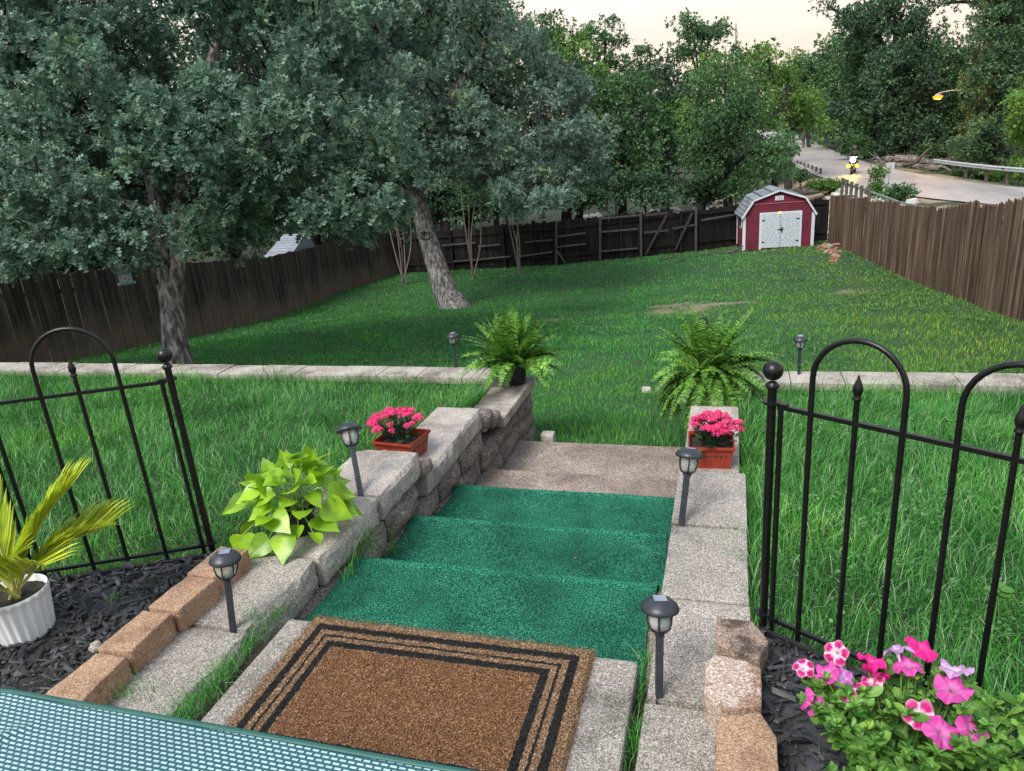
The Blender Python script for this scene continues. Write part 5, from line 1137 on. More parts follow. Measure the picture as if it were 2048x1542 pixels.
# broken sticks left of the shed
for k, (a, b_, lab) in enumerate((((1462, 503), (1486, 492), 'long grey broken board leaning by the left side of the shed'), ((1440, 487), (1475, 482), 'grey stick lying along the foot of the back fence'), ((1458, 488), (1474, 500), 'short broken stick crossing the board beside the shed'), ((1400, 492), (1440, 488), 'pale plank on the grass under the back fence'), ((1320, 503), (1345, 500), 'short pale plank on the grass below the back gates'))):
    A = PD(*a, 27.2); B = PD(*b_, 27.4); A[2] = hz1(A[0], A[1])+.05; B[2] = hz1(B[0], B[1])+(.22 if k in (0, 2) else .06); m_ = MB(); bar(m_, A, B, .05, .03); tag(m_.build('broken_board', M_rail), lab, 'board')
# small concrete block at the foot of the steps, litter on the lawn
c = PZ(1097, 880, -.76); mb = MB(); stone(mb, (c[0]-.06, c[1]-.03, -.80), (c[0]+.05, c[1]+.06, -.70), ('-y',), 3, .006, .005, res=.02); tag(mb.build('stone_block', M_cap), 'small grey stone block standing at the lawn edge of the concrete landing', 'stone')
c = PD(1292, 735, 7.9); mb = MB(); stone(mb, (c[0]-.05, c[1]-.04, hz1(c[0], c[1])-.02), (c[0]+.05, c[1]+.04, hz1(c[0], c[1])+.07), ('-y',), 4, .008, .008, res=.03); tag(mb.build('stone_block', M_cap), 'small pale stone lying in the lawn left of the hanging basket fern', 'stone')
c = PZ(190, 1292, .02); mb = MB(); stone(mb, (c[0]-.022, c[1]-.018, 0), (c[0]+.022, c[1]+.018, .032), ('+z', '-y'), 4, .006, .006, res=.008); tag(mb.build('pebble', M_cap), 'small grey pebble on the mulch beside the tan edging bricks', 'stone')

# house beyond the left fence
hp_ = PD(563, 520, 31); t = empty('house', 'neighbouring house with a pale grey shingled roof beyond the left fence', 'house', loc=tuple(hp_))
M_roof2 = bpy.data.materials['grey shingles'].copy(); M_roof2.name = 'pale grey shingles'
for nd in M_roof2.node_tree.nodes:
    if nd.type == 'TEX_BRICK': nd.inputs['Color1'].default_value = (.17, .20, .23, 1); nd.inputs['Color2'].default_value = (.24, .27, .31, 1); nd.inputs['Mortar'].default_value = (.12, .13, .15, 1); nd.inputs['Brick Width'].default_value = .4; nd.inputs['Row Height'].default_value = .085
    if nd.type == 'COMBXYZ': n_s = [q for q in M_roof2.node_tree.nodes if q.type == 'SEPXYZ'][0]; M_roof2.node_tree.links.new(n_s.outputs[0], nd.inputs[0])
mb = MB(); V = [(-.75, 0, .22), (.55, 0, .22), (.55, 1.3, .90), (-.55, 1.3, .90), (-.75, 2.0, .22), (.55, 2.0, .22)]; mb.add(V, [[0, 1, 2, 3], [3, 2, 5, 4]]); mb.add(V, [[0, 3, 4], [1, 5, 2]]); mb.build('roof', M_roof2, t)
mb = MB(); box2(mb, (-.70, .1, -3.0), (.50, 1.9, .215)); mb.build('wall', plain('pale house wall', (.25, .26, .27), .8), t)
mb = MB(); box2(mb, (-.77, -.03, .15), (.57, .02, .23)); mb.build('gutter', plain('gutter', (.35, .40, .45), .5), t)
# ------------------------------------------------------------------ trees
OLV = np.array([(0, 0, 0), (.24, .22, .05), (0, .32, 0), (.36, .54, .06), (0, .64, -.01), (.26, .88, .02), (0, 1.0, -.06), (-.24, .22, .05), (-.36, .54, .06), (-.26, .88, .02)])
OLF = np.array([[0, 1, 2], [2, 3, 4], [4, 5, 6], [0, 2, 7], [2, 4, 8], [4, 6, 9]])
QLV = np.array([(0, 0, 0), (.30, .45, .06), (0, 1, -.06), (-.30, .45, .06)]); QLF = np.array([[0, 1, 2], [0, 2, 3]])
def inpoly(x, y, poly):
    poly = np.array(poly, float); c = np.zeros(len(x), bool); j = len(poly)-1
    for i in range(len(poly)):
        xi, yi = poly[i]; xj, yj = poly[j]; k = ((yi > y) != (yj > y)) & (x < (xj-xi)*(y-yi)/(yj-yi+1e-9)+xi); c ^= k; j = i
    return c
def fillpoly(poly, d0, d1, n_, rg, mind=0):
    P = np.array(poly); out = []
    while len(out) < n_:
        x = rg.uniform(P[:, 0].min(), P[:, 0].max(), n_*3); y = rg.uniform(P[:, 1].min(), P[:, 1].max(), n_*3); k = inpoly(x, y, poly); q = PDv(x[k], y[k], rg.uniform(d0, d1, k.sum()))
        out = list(out)+list(q)
    return np.array(out[:n_])
def leaves(mb, C, R, nt, nl, size, tmpl, rg, flat=.8, upb=.25, spread=.9):
    n_ = len(C); T_V, T_F = tmpl; idx = np.repeat(np.arange(n_), nt); D = norm(rg.normal(size=(len(idx), 3))*np.array([1, 1, flat])+np.array([0, 0, upb]))
    tip = C[idx]+D*(R[idx]*(rg.random(len(idx))**.45))[:, None]*np.array([1, 1, flat]); tip += rg.normal(size=tip.shape)*R[idx][:, None]*.08
    k = np.repeat(np.arange(len(tip)), nl); ax = norm(D[k]*.7+rg.normal(size=(len(k), 3))*spread+np.array([0, 0, -.05])); P = tip[k]+ax*size*.15
    up = np.array([0, 0, 1.])+rg.normal(size=P.shape)*.55; inst(mb, T_V, T_F, P, ax, up, size*rg.uniform(.65, 1.25, len(k))); return tip, D
def tree(kind, label, base, limbs, C, R, nt, nl, size, tmpl, mat, seed, group=None, bark=None, flat=.8, br=.035, twigs=0, sides=10, cat='tree', upb=.25):
    rg = np.random.default_rng(seed); t = empty(kind, label, cat, group, loc=tuple(base)); bark = bark or M_bark
    tr = MB(); allp = []; allr = []
    for pts, rad in limbs:
        P = spline(pts, 6); r_ = np.interp(np.linspace(0, 1, len(P)), np.linspace(0, 1, len(rad)), rad); tube(tr, P, r_, sides, wob=.14, seed=seed); allp.append(P); allr.append(r_)
    part(tr, 'trunk', bark, t, True); A = np.concatenate(allp); Ar = np.concatenate(allr); bm = MB()
    for c, r in zip(C, R):
        d = np.linalg.norm(A-c, axis=1)+np.clip(A[:, 2]-c[2]-.3, 0, 1)*1.2+(Ar > Ar.max()*.8)*2.5; k = int(np.argmin(d)); a = A[k]; m_ = (a+c)/2+np.array([0, 0, .08*np.linalg.norm(c-a)])+rg.normal(size=3)*.08
        L = np.linalg.norm(c-a); r0 = min(Ar[k]*.6, br*(.5+.25*L)); tube(bm, bez(a, m_, c, 7), np.linspace(r0, .008, 7), 5, caps=False)
        for q in range(twigs):
            e_ = c+norm(rg.normal(size=3))*r*rg.uniform(.6, 1.05); tube(bm, bez(m_*.4+c*.6, c+rg.normal(size=3)*.1, e_, 4), np.linspace(.008, .003, 4), 3, caps=False)
    if len(C): part(bm, 'branches', M_twig if bark is M_bark else bark, t, True)
    cm = MB(); leaves(cm, C, R, nt, nl, size, tmpl, rg, flat=flat, upb=upb); part(cm, 'crown', mat, t)
    return t
OAK = (OLV, OLF); QL = (QLV, QLF)
# big oak at the left
rg = np.random.default_rng(31)
b0 = PD(352, 700, 11.0); b0[2] = hz1(b0[0], b0[1]); f1 = PD(341, 570, 11.0)
limbs = [([b0, PD(350, 690, 11), PD(345, 620, 11), f1], [.25, .19, .175, .19]),
         ([f1-np.array([0, 0, .15]), PD(325, 530, 11), PD(318, 440, 10.9), PD(290, 300, 10.8), PD(240, 150, 10.7), PD(200, 0, 10.6), PD(180, -150, 10.6)], [.13, .12, .11, .10, .085, .06, .03]),
         ([f1-np.array([0, 0, .12]), PD(360, 500, 11.05), PD(362, 400, 11), PD(390, 260, 11.2), PD(430, 100, 11.3), PD(470, -60, 11.4)], [.12, .12, .11, .10, .08, .04]),
         ([PD(360, 430, 11), PD(450, 370, 10.6), PD(560, 330, 10.2), PD(680, 330, 10)], [.08, .07, .05, .03]),
         ([PD(318, 430, 10.9), PD(220, 400, 10.3), PD(100, 390, 9.8), PD(-40, 400, 9.5)], [.08, .065, .05, .03]),
         ([PD(385, 280, 11.2), PD(500, 180, 11.3), PD(640, 130, 11.3)], [.07, .05, .03]), ([PD(250, 180, 10.7), PD(120, 120, 10.2), PD(-20, 90, 10)], [.07, .05, .03])]
for q in (1, 2, 3): limbs[0][0][0] = b0
poly = [(-190, -230), (660, -230), (735, 40), (800, 130), (800, 250), (805, 330), (790, 420), (730, 462), (690, 478), (640, 468), (590, 430), (540, 430), (500, 485), (440, 515), (385, 530), (300, 505), (210, 515), (130, 550), (40, 530), (-190, 540)]
C1 = fillpoly(poly, 9.3, 12.6, 380, rg); front = PDv(np.array([300, 400, 350, 470, 300, 620, 700, 760, 90, 60, 150, 40, 600, 520, 300, 340, 130, 80, 660, 180., 600, 560, 650, 610, 40, 100, -10, 690, 160, 530]), np.array([220, 300, 250, 330, 320, 430, 400, 420, 470, 200, 500, 480, 100, 230, 480, 260, 120, 340, 240, 400., 325, 318, 335, 300, 388, 398, 380, 350, 385, 345]), np.array([8.8]*20+[9.1]*10))
C1 = np.concatenate([C1, front]); q_ = proj(C1)
keep = ~((np.abs(q_[:, 0]-345) < 60) & (q_[:, 1] > 500)); C1 = C1[keep]; R1 = rg.uniform(.24, .60, len(C1))
tree('oak_tree', 'large spreading oak with dense lobed leaves filling the left of the view', b0, limbs, C1, R1, 30, 9, .115, OAK, L_oak, 1, 'oaks standing in the yard', flat=.75, twigs=2, br=.022)
# leaning oak
rg = np.random.default_rng(32); b0 = PG(906, 614); print('oak2', b0, depth(b0))
DD = depth(b0)
trunk = [b0-np.array([-.12, 0, .45]), b0-np.array([0, 0, .02]), PD(893, 590, DD), PD(876, 540, DD), PD(860, 490, DD), PD(846, 440, DD), PD(836, 390, DD), PD(822, 300, DD)]
limbs = [(trunk, [.60, .46, .345, .29, .265, .25, .235, .21]),
         ([PD(822, 300, DD), PD(800, 200, DD-.2), PD(770, 90, DD-.4), PD(740, -30, DD-.5)], [.21, .17, .12, .06]),
         ([PD(826, 320, DD), PD(880, 240, DD-.1), PD(905, 190, DD-.2), PD(960, 110, DD-.4), PD(1000, 40, DD-.4)], [.17, .14, .12, .08, .04]),
         ([PD(900, 240, DD-.4), PD(980, 270, DD-1), PD(1010, 300, DD-1.2), PD(1060, 270, DD-1.4), PD(1140, 250, DD-1.6)], [.10, .085, .07, .05, .03]),
         ([PD(838, 400, DD), PD(760, 330, DD+.2), PD(720, 260, DD+.5)], [.09, .06, .03]),
         ([PD(1000, 290, DD-1.1), PD(1010, 340, DD-1.4), PD(1020, 390, DD-1.6)], [.05, .04, .02])]
poly = [(640, -200), (960, -200), (1010, 30), (1090, 100), (1170, 180), (1200, 270), (1180, 350), (1110, 385), (1020, 400), (940, 370), (900, 330), (870, 370), (800, 390), (760, 370), (690, 300), (640, 100)]
C2 = fillpoly(poly, DD-2.7, DD+1.6, 240, rg); R2 = rg.uniform(.38, .68, len(C2))
sh_ = fillpoly([(980, 380), (1110, 370), (1130, 400), (1060, 425), (990, 420)], 14.8, 16.5, 6, rg); C2 = np.concatenate([C2, sh_]); R2 = np.concatenate([R2, np.full(6, .4)])
lo = tree('oak_tree', 'leaning oak with a thick grey trunk in the middle of the yard', b0, limbs, C2, R2, 38, 8, .12, OAK, L_oak2, 2, 'oaks standing in the yard', flat=.7, twigs=4)
mb = MB(); kc = PD(851, 470, DD-.28); lathe(mb, [(.001, -.03), (.05, -.03), (.09, .02), (.10, .05), (.14, .02), (.17, -.05), (.20, -.12)], kc, 16, R=np.stack(frame_of(np.array([0, 0, CAMZ])-kc), 1)); part(mb, 'branch_scar', M_bark, lo, True)
# crape myrtles
M_cm = nmat('smooth crape myrtle bark', [(.3, (.08, .065, .055)), (.7, (.20, .17, .15))], 10, 5, .8, spec=.2)
for (px, py, d, tops, lab, cen) in ((806, 545, 26, [(775, 440), (790, 430), (803, 425), (818, 420), (785, 400)], 'thin multi stemmed crape myrtle left of the leaning oak', (790, 385, 45, 45)),
                               (945, 530, 25.5, [(925, 410), (938, 405), (950, 400), (960, 395)], 'thin multi stemmed crape myrtle right of the leaning oak trunk', (945, 360, 60, 55)),
                               (1036, 522, 25, [(1015, 430), (1030, 410), (1042, 400), (1022, 440)], 'thin crooked crape myrtle farthest from the leaning oak', (1035, 375, 55, 45))):
    d = 27.3; b0 = PD(px, py, d); b0[2] = hz1(b0[0], b0[1]); limbs = []; rg = np.random.default_rng(px)
    for tx, ty in tops:
        T_ = PD(tx, ty, d+rg.normal()*.3); m_ = (b0+T_)/2+rg.normal(size=3)*.10; T2_ = PD(tx+(tx-px)*.3, ty-60, d); limbs.append(([b0+rg.normal(size=3)*.05*np.array([1, 1, 0]), m_, T_, T2_], [.032, .026, .020, .012]))
    n_ = 26; x = cen[0]+rg.normal(size=n_)*cen[2]*.5; y = cen[1]+rg.normal(size=n_)*cen[3]*.5; C = PDv(x, y, d+rg.normal(size=n_)*.8); tree('crape_myrtle', lab, b0, limbs, C, rg.uniform(.35, .6, n_), 16, 7, .10, QL, L_mid, px, 'crape myrtles along the back fence', bark=M_cm, sides=7, br=.02)

def far_tree(kind, label, ell, d, n_, mat, seed, cr=(.5, .9), size=.2, dens=1.0, px=None, tr=.2, group='trees beyond the yard fences', dd=2.0, cat='tree', nt=20, bark=None, upb=.25):
    """ell: crown lobes of the photograph's columns and rows, each at the tree's own depth"""
    rg = np.random.default_rng(seed); ell = np.array(ell, float); ar = ell[:, 2]*ell[:, 3]; k = rg.choice(len(ell), n_, p=ar/ar.sum()); a = rg.random(n_)*6.283; r = np.sqrt(rg.random(n_))
    x = ell[k, 0]+np.cos(a)*r*ell[k, 2]; y = ell[k, 1]+np.sin(a)*r*ell[k, 3]; C = PDv(x, y, d+rg.uniform(-dd, dd, n_)); cx = px if px is not None else (ell[:, 0]*ar).sum()/ar.sum()
    top = PD(cx, ell[:, 1].min(), d); mid = PD((ell[:, 0]*ar).sum()/ar.sum(), (ell[:, 1]*ar).sum()/ar.sum(), d)
    g_ = PD(cx, 400, d); b = np.array([g_[0], g_[1], hz1(g_[0], g_[1])-.1]); nb = len(C); lowc = C[:, 2] < b[2]+.25; C[lowc, 2] = b[2]+.25
    if lowc.sum() > nb*.3: print('LOW', label, lowc.sum(), nb)
    limbs = [([b, b*.5+mid*.5+rg.normal(size=3)*.1*tr*3, mid, top], [tr*1.3, tr, tr*.75, tr*.2])]
    for e in ell: c = PD(e[0], e[1], d); limbs.append(([b*.35+mid*.65, (mid*.5+c*.5)+np.array([0, 0, -.4]), c, PD(e[0], e[1]-e[3]*.8, d)], [tr*.55, tr*.45, tr*.3, tr*.1]))
    s = (.022*d**.5)/.12 if False else 1
    return tree(kind, label, b, limbs, C, rg.uniform(cr[0], cr[1], len(C)), int(nt*dens), 6, size, QL, mat, seed, group, bark=bark or M_twig, sides=7, flat=.85, cat=cat, upb=upb)
F_ = far_tree
# behind the left fence, in the shade of the oak
F_('bushy_tree', 'dark tree beyond the left fence behind the big oak, at the far left edge', [(20, 420, 110, 120), (60, 520, 70, 50)], 17.5, 50, L_wood, 101, (.5, .9), .17, 1.2)
F_('bushy_tree', 'dark tree beyond the left fence between the birdhouse and the oak trunk', [(230, 400, 130, 130), (180, 500, 90, 40)], 19, 60, L_wood, 102, (.5, .9), .17, 1.2)
F_('bushy_tree', 'dark tree beyond the left fence right of the oak trunk', [(440, 370, 110, 120), (430, 480, 60, 40)], 23, 60, L_wood, 103, (.5, 1.0), .18, 1.2)
F_('bushy_tree', 'dark tree behind the neighbouring house roof', [(620, 330, 150, 140), (560, 420, 70, 40), (680, 440, 60, 40)], 42, 110, L_wood, 104, (.8, 1.5), .26, 1.2)
F_('bushy_tree', 'dark tree beyond the corner where the left and back fences meet', [(790, 330, 120, 120), (780, 430, 100, 40)], 36, 100, L_wood, 105, (.7, 1.3), .24, 1.2)
# behind the back fence
F_('bushy_tree', 'dark bushy tree behind the back fence, right behind the leaning oak', [(930, 260, 110, 150), (920, 390, 110, 45)], 35, 130, L_wood, 111, (.7, 1.2), .22, 1.2)
F_('bushy_tree', 'dark green tree behind the back fence right of the leaning oak crown', [(1130, 260, 90, 120), (1120, 350, 100, 50)], 34, 100, L_wood, 112, (.6, 1.1), .20, 1.1)
F_('bushy_tree', 'pale topped tree rising above the leaning oak crown', [(1130, 150, 80, 60), (1180, 210, 70, 60)], 38, 60, L_lime, 113, (.6, 1.0), .20, .9)
F_('bushy_tree', 'mid green tree behind the back fence gates', [(1250, 260, 80, 110), (1240, 350, 60, 40), (1215, 200, 50, 40)], 36, 90, L_mid, 114, (.6, 1.1), .19, 1.1)
F_('bushy_tree', 'dark narrow tree between the light green trees behind the back fence', [(1330, 190, 60, 80), (1330, 290, 50, 90)], 40, 70, L_wood, 115, (.6, 1.1), .20, 1.1)
F_('leafy_tree', 'tall dense tree standing directly behind the red shed', [(1450, 190, 75, 90), (1470, 290, 95, 90), (1410, 300, 45, 60), (1540, 310, 40, 30), (1450, 370, 60, 25)], 33, 140, L_mid, 116, (.45, .85), .15, 1.25)
F_('leafy_tree', 'light green tree just left of the tree behind the shed', [(1390, 230, 50, 50), (1375, 290, 40, 40), (1430, 150, 60, 30)], 37, 50, L_lime, 117, (.5, .8), .17, 1)
F_('leafy_tree', 'light green tree whose leaves overhang the far bend of the road', [(1580, 200, 60, 60), (1620, 240, 35, 45), (1540, 140, 60, 40)], 48, 60, L_lime, 118, (.6, 1.0), .22, 1.0)
F_('leafy_tree', 'dark low tree beside the creek bed at the left of the road', [(1540, 330, 40, 35), (1575, 300, 22, 30)], 40, 22, L_mid, 119, (.4, .7), .17, 1)
F_('shrub', 'low dark shrub behind the back fence at its middle', [(1180, 400, 70, 16), (1300, 395, 60, 14)], 32.6, 40, L_wood, 120, (.3, .5), .13, 1, cat='shrub', tr=.05, dd=.5)
for q, (ell, lab) in enumerate((([(880, 400, 50, 30)], 'dark shrub behind the back fence near its left end'), ([(1010, 400, 50, 26)], 'dark shrub behind the back fence behind the crape myrtles'), ([(1140, 385, 50, 22)], 'dark shrub behind the back fence right of the crape myrtles'), ([(1290, 375, 60, 22)], 'dark shrub behind the gate of the back fence'), ([(1410, 380, 50, 16)], 'dark shrub behind the back fence beside the red shed'))):
    F_('shrub', lab, ell, 33.5, 34, L_wood, 160+q, (.35, .6), .15, 1.2, cat='shrub', tr=.05, dd=.6)
F_('bushy_tree', 'tall dark tree behind the big oak at the top of the view', [(520, 0, 150, 90), (660, 60, 140, 110), (560, 200, 120, 110)], 34, 150, L_wood, 145, (.7, 1.2), .22, 1.2)
F_('bushy_tree', 'tall dark tree behind the top of the leaning oak', [(800, 0, 140, 80), (880, 60, 120, 90), (960, 60, 60, 60), (1000, 140, 60, 80)], 33, 150, L_wood, 146, (.6, 1.1), .21, 1.2)
# tall thin crowns against the sky
for q, (ell, d, n_, lab) in enumerate((([(1085, 50, 38, 28), (1110, 80, 30, 25), (1060, 90, 40, 30)], 46, 46, 'thin topped tall tree against the sky, leftmost of the skyline trees'), ([(1145, 70, 28, 25), (1150, 120, 45, 30)], 47, 30, 'short skyline tree between two taller thin topped trees'),
        ([(1210, 55, 28, 28), (1230, 95, 35, 28), (1180, 85, 25, 35), (1215, 140, 50, 30)], 48, 56, 'tall dark skyline tree with gaps showing the sunset'), ([(1275, 115, 28, 25), (1300, 130, 22, 20), (1280, 160, 40, 25)], 50, 36, 'lower dark skyline tree just right of the tall dark one'),
        ([(1375, 60, 30, 28), (1415, 85, 35, 35), (1365, 110, 28, 28), (1430, 60, 20, 18), (1450, 110, 28, 22)], 44, 52, 'airy skyline tree with thin branches above the red shed'), ([(975, 20, 60, 45), (1010, 90, 40, 40)], 42, 46, 'skyline tree partly hidden by the top of the leaning oak'))):
    F_('tall_tree', lab, ell, d, n_, L_mid if q != 1 else L_lime, 130+q, (.35, .62), .19, .75, tr=.13, dd=1.2)
F_('bare_sapling', 'leafless thin sapling standing up against the sky above the red shed', [(1472, 60, 3, 3)], 44, 2, L_mid, 140, (.1, .12), .05, .3, tr=.04)
# wood across the road
F_('leafy_tree', 'tree behind the far bend of the road, left of the small orange lamp', [(1600, 160, 60, 45), (1640, 140, 40, 30)], 88, 60, L_mid, 150, (1.2, 2.0), .40, 1.0)
F_('leafy_tree', 'tall tree with a crown reaching over the road right of the far bend', [(1690, 190, 50, 70), (1680, 120, 45, 45), (1660, 250, 30, 30)], 80, 90, L_mid, 151, (1.2, 2.0), .36, 1.1)
F_('tall_tree', 'tallest tree across the road with a branch reaching left into the sky', [(1790, 20, 60, 50), (1850, 90, 60, 60), (1800, 150, 40, 60), (1730, 60, 45, 40), (1660, 15, 40, 14), (1700, 40, 30, 14)], 62, 150, L_wood, 152, (.7, 1.3), .27, 1.1, tr=.35, px=1810)
F_('leafy_tree', 'light green tree across the road behind the motorcycle', [(1760, 190, 60, 70), (1740, 270, 45, 50), (1720, 130, 45, 50)], 66, 120, L_mid, 153, (.8, 1.5), .28, 1.1)
F_('leafy_tree', 'dark tree across the road left of the orange street lamp', [(1830, 230, 60, 80), (1800, 160, 60, 70)], 60, 170, L_wood, 154, (.8, 1.4), .27, 1.1)
F_('leafy_tree', 'broad tree across the road behind the orange street lamp', [(1900, 160, 70, 80), (1900, 260, 60, 60)], 62, 130, L_mid, 155, (.8, 1.4), .27, 1.1)
F_('vine_covered_tree', 'huge vine covered tree at the right edge of the view', [(2000, 60, 60, 120), (1985, 200, 55, 90), (1970, 290, 60, 55), (2040, -60, 90, 60)], 47, 330, L_vine, 156, (.35, .75), .19, 1.3, tr=.5, px=1995)
F_('tall_tree', 'dark high crown above the vine covered tree in the top right corner', [(2060, 20, 60, 120), (1960, -70, 60, 40), (1895, 5, 20, 10)], 52, 110, L_wood, 157, (.6, 1.1), .24, 1.1, tr=.3)
F_('leafy_tree', 'bright green tree cut off by the right edge beside the vine covered tree', [(2060, 230, 35, 70), (2070, 330, 40, 30)], 40, 50, L_lime, 158, (.5, .8), .19, 1.1)
F_('leafy_tree', 'dark tree in the gap between the skyline and the road bend', [(1520, 210, 70, 50), (1490, 150, 60, 30)], 60, 60, L_mid, 159, (.8, 1.4), .28, 1.0)
# shrubs
for q, (ell, d, n_, mat, lab) in enumerate((([(1650, 372, 34, 7), (1684, 376, 16, 6)], 41, 30, L_lime, 'green roadside shrub left of the short guard posts'), ([(1750, 388, 22, 9), (1752, 355, 7, 26)], 37, 16, L_lime, 'thin tall weed bush growing before the road sign'), ([(1600, 352, 16, 9)], 46, 12, L_mid, 'small shrub beside the far end of the guard posts'),
        ([(1700, 285, 36, 16), (1740, 310, 28, 16)], 62, 34, L_mid, 'low undergrowth on the far road edge behind the motorcycle'), ([(1800, 290, 50, 20)], 60, 30, L_wood, 'dark undergrowth behind the fallen logs'), ([(1890, 310, 50, 22), (1960, 330, 40, 14)], 56, 40, L_mid, 'undergrowth behind the guard rail'), ([(2030, 345, 30, 14), (1990, 350, 30, 10)], 46, 26, L_lime, 'bright shrub behind the guard rail at the right edge'),
        ([(1880, 362, 40, 6), (1960, 370, 50, 6)], 48, 40, L_mid, 'low weeds in front of the guard rail'), ([(1800, 388, 25, 6)], 35, 16, L_mid, 'weed patch at the foot of the road sign'))):
    F_('shrub', lab, ell, d, n_, mat, 170+q, (.25, .5) if d < 50 else (.4, .8), .13 if d < 50 else .2, 1.1, tr=.04, dd=.6, cat='shrub', group='roadside shrubs')
# the far wood: one mass
def mass(label, poly, d0, d1, n_, r, size, mat, seed, nt=16):
    rg = np.random.default_rng(seed); C = fillpoly(poly, d0, d1, n_, rg); mb = MB(); leaves(mb, C, rg.uniform(r*.7, r*1.3, n_), nt, 6, size, QL, rg); tag(mb.build('woods', mat), label, 'woods', kind='stuff')
mass('far wood filling the valley behind the yard', [(-300, 60), (900, 60), (1250, 150), (1500, 190), (1660, 200), (1900, 120), (2300, 60), (2300, 330), (1700, 270), (1590, 262), (1560, 240), (1500, 330), (1200, 360), (700, 380), (-300, 450)], 100, 125, 420, 4.2, .75, L_wood, 200, 20)
mass('dark undergrowth and trees left of the yard', [(-300, -250), (900, -250), (960, 60), (1000, 300), (1000, 420), (500, 470), (-300, 560)], 48, 60, 430, 2.4, .42, L_wood, 201, 20)
mass('dark woodland floor growth across the road', [(1600, 200), (2200, 120), (2200, 340), (1900, 320), (1700, 280), (1600, 255)], 74, 84, 230, 1.9, .42, L_wood, 202, 18)

# ------------------------------------------------------------------ creek stones, logs, posts, rail, sign, lamps
rg = np.random.default_rng(50); n_ = 2600; P = np.stack([rg.uniform(-9, 8.5, n_), rg.uniform(31.8, 46, n_), 0*rg.random(n_)], 1); d_, _ = road_dist(P[:, 0], P[:, 1]); k = (d_ > 3.8) & (vnoise(P, .7, 3, 2) > -.25); P = P[k]; P[:, 2] = hz(P[:, 0], P[:, 1])+.02
mb = MB(); SV = np.array([(-.5, -.45, 0), (.5, -.4, .05), (.45, .5, 0), (-.42, .45, .03), (-.3, -.3, .5), (.35, -.25, .42), (.25, .3, .5), (-.3, .3, .38)]); inst(mb, SV, CHF, P, norm(rg.normal(size=P.shape)*np.array([1, 1, .2])), np.array([0, 0, 1.])+rg.normal(size=P.shape)*.3, rg.gamma(3, .075, len(P)))
tag(mb.build('creek_stones', nmat('pale creek stone', [(.3, (.30, .28, .26)), (.7, (.62, .60, .58))], 3, 5, .9)), 'pale rubble and stones in the dry creek bed behind the shed', 'stones', kind='stuff')
M_log = nmat('bleached fallen wood', [(.35, (.05, .046, .043)), (.65, (.24, .23, .22))], 6, 6, .95, bump=.6, bdist=.04)
M_dlog = nmat('dark fallen wood', [(.3, (.03, .026, .024)), (.7, (.09, .08, .07))], 3, 6, .95)
def log(label, pts, rad, mat): 
    b = spline(pts, 5); mb = MB(); tube(mb, b, np.interp(np.linspace(0, 1, len(b)), np.linspace(0, 1, len(rad)), rad), 9, wob=.12, seed=len(label)); return tag(mb.build('fallen_log', mat, smooth=True), label, 'log', 'fallen logs')
def GP(x, y, d, up=.1): p = PD(x, y, d); p[2] = max(p[2], hz1(p[0], p[1])+up); return p
log('long bleached log lying across the road, lowest of the heap', [GP(1752, 330, 55), GP(1830, 333, 54.5), GP(1878, 338, 54)], [.10, .24, .2], M_log)
log('bleached log on top of the heap across the road', [GP(1770, 318, 56), GP(1830, 320, 55.5), GP(1870, 327, 55)], [.22, .26, .18], M_log)
log('thin bleached log crossing the back of the log heap', [GP(1748, 322, 57), GP(1800, 327, 56), GP(1850, 322, 56)], [.08, .14, .08], M_log)
log('dark branch rising diagonally from the log heap across the road', [GP(1805, 343, 53.5), GP(1830, 325, 53.5), GP(1852, 303, 53.5), GP(1864, 296, 53.5)], [.12, .13, .10, .05], M_dlog)
log('dark log lying in the pale creek bed behind the shed', [GP(1572, 384, 34), GP(1605, 386, 34), GP(1636, 384, 34.3)], [.08, .14, .07], M_dlog)
log('grey log lying behind the others in the heap across the road', [GP(1790, 312, 58), GP(1840, 314, 57.5), GP(1895, 320, 57)], [.09, .15, .10], M_log)
log('thin grey trunk sticking out to the right of the log heap', [GP(1850, 330, 54.5), GP(1885, 334, 54), GP(1905, 343, 53)], [.10, .09, .04], M_log)
rg = np.random.default_rng(60); mb = MB()
for k in range(150):
    a = GP(rg.uniform(1745, 1910), rg.uniform(316, 345), rg.uniform(53, 58), .05); v = norm(rg.normal(size=3)*np.array([1.5, 1.5, .45])+np.array([0, 0, .25])); tube(mb, bez(a, a+v*.5+rg.normal(size=3)*.08, a+v*rg.uniform(.7, 1.8), 4), np.linspace(rg.uniform(.02, .05), .008, 4), 4, caps=False)
tag(mb.build('brushwood', M_log), 'tangle of thin broken branches around the fallen logs', 'brushwood', kind='stuff')
M_post = nmat('short wooden post', [(.3, (.045, .038, .032)), (.7, (.13, .11, .095))], 9, 5, .9)
gp = empty('guard_post_fence', 'row of short wooden posts with a cable rail along the near road edge', 'post fence', loc=tuple(PZ(1700, 372, -2.95)))
L_edge = [(1594, 333, 64), (1601, 335, 62), (1608, 337.5, 60), (1616, 340, 58), (1624, 343, 56), (1632, 346, 54), (1641, 349, 52), (1684, 380, 37), (1693, 383, 36), (1702, 387, 35), (1712, 391, 34.2), (1722, 395, 33.4), (1738, 400, 32.6)]
pp = []
for x, y, d in L_edge:
    hgt = (12 if y < 360 else 23)*d/FPX; p = PD(x, y, d); m_ = MB(); box(m_, (p[0], p[1], p[2]+hgt/2-.15), (.13, .13, hgt+.3)); part(m_, 'post', M_post, gp); pp.append(p+np.array([0, 0, hgt*.72]))
for a in ((0, 7), (7, 13)):
    m_ = MB(); tube(m_, pp[a[0]:a[1]], .03, 5); part(m_, 'rail', M_post, gp)
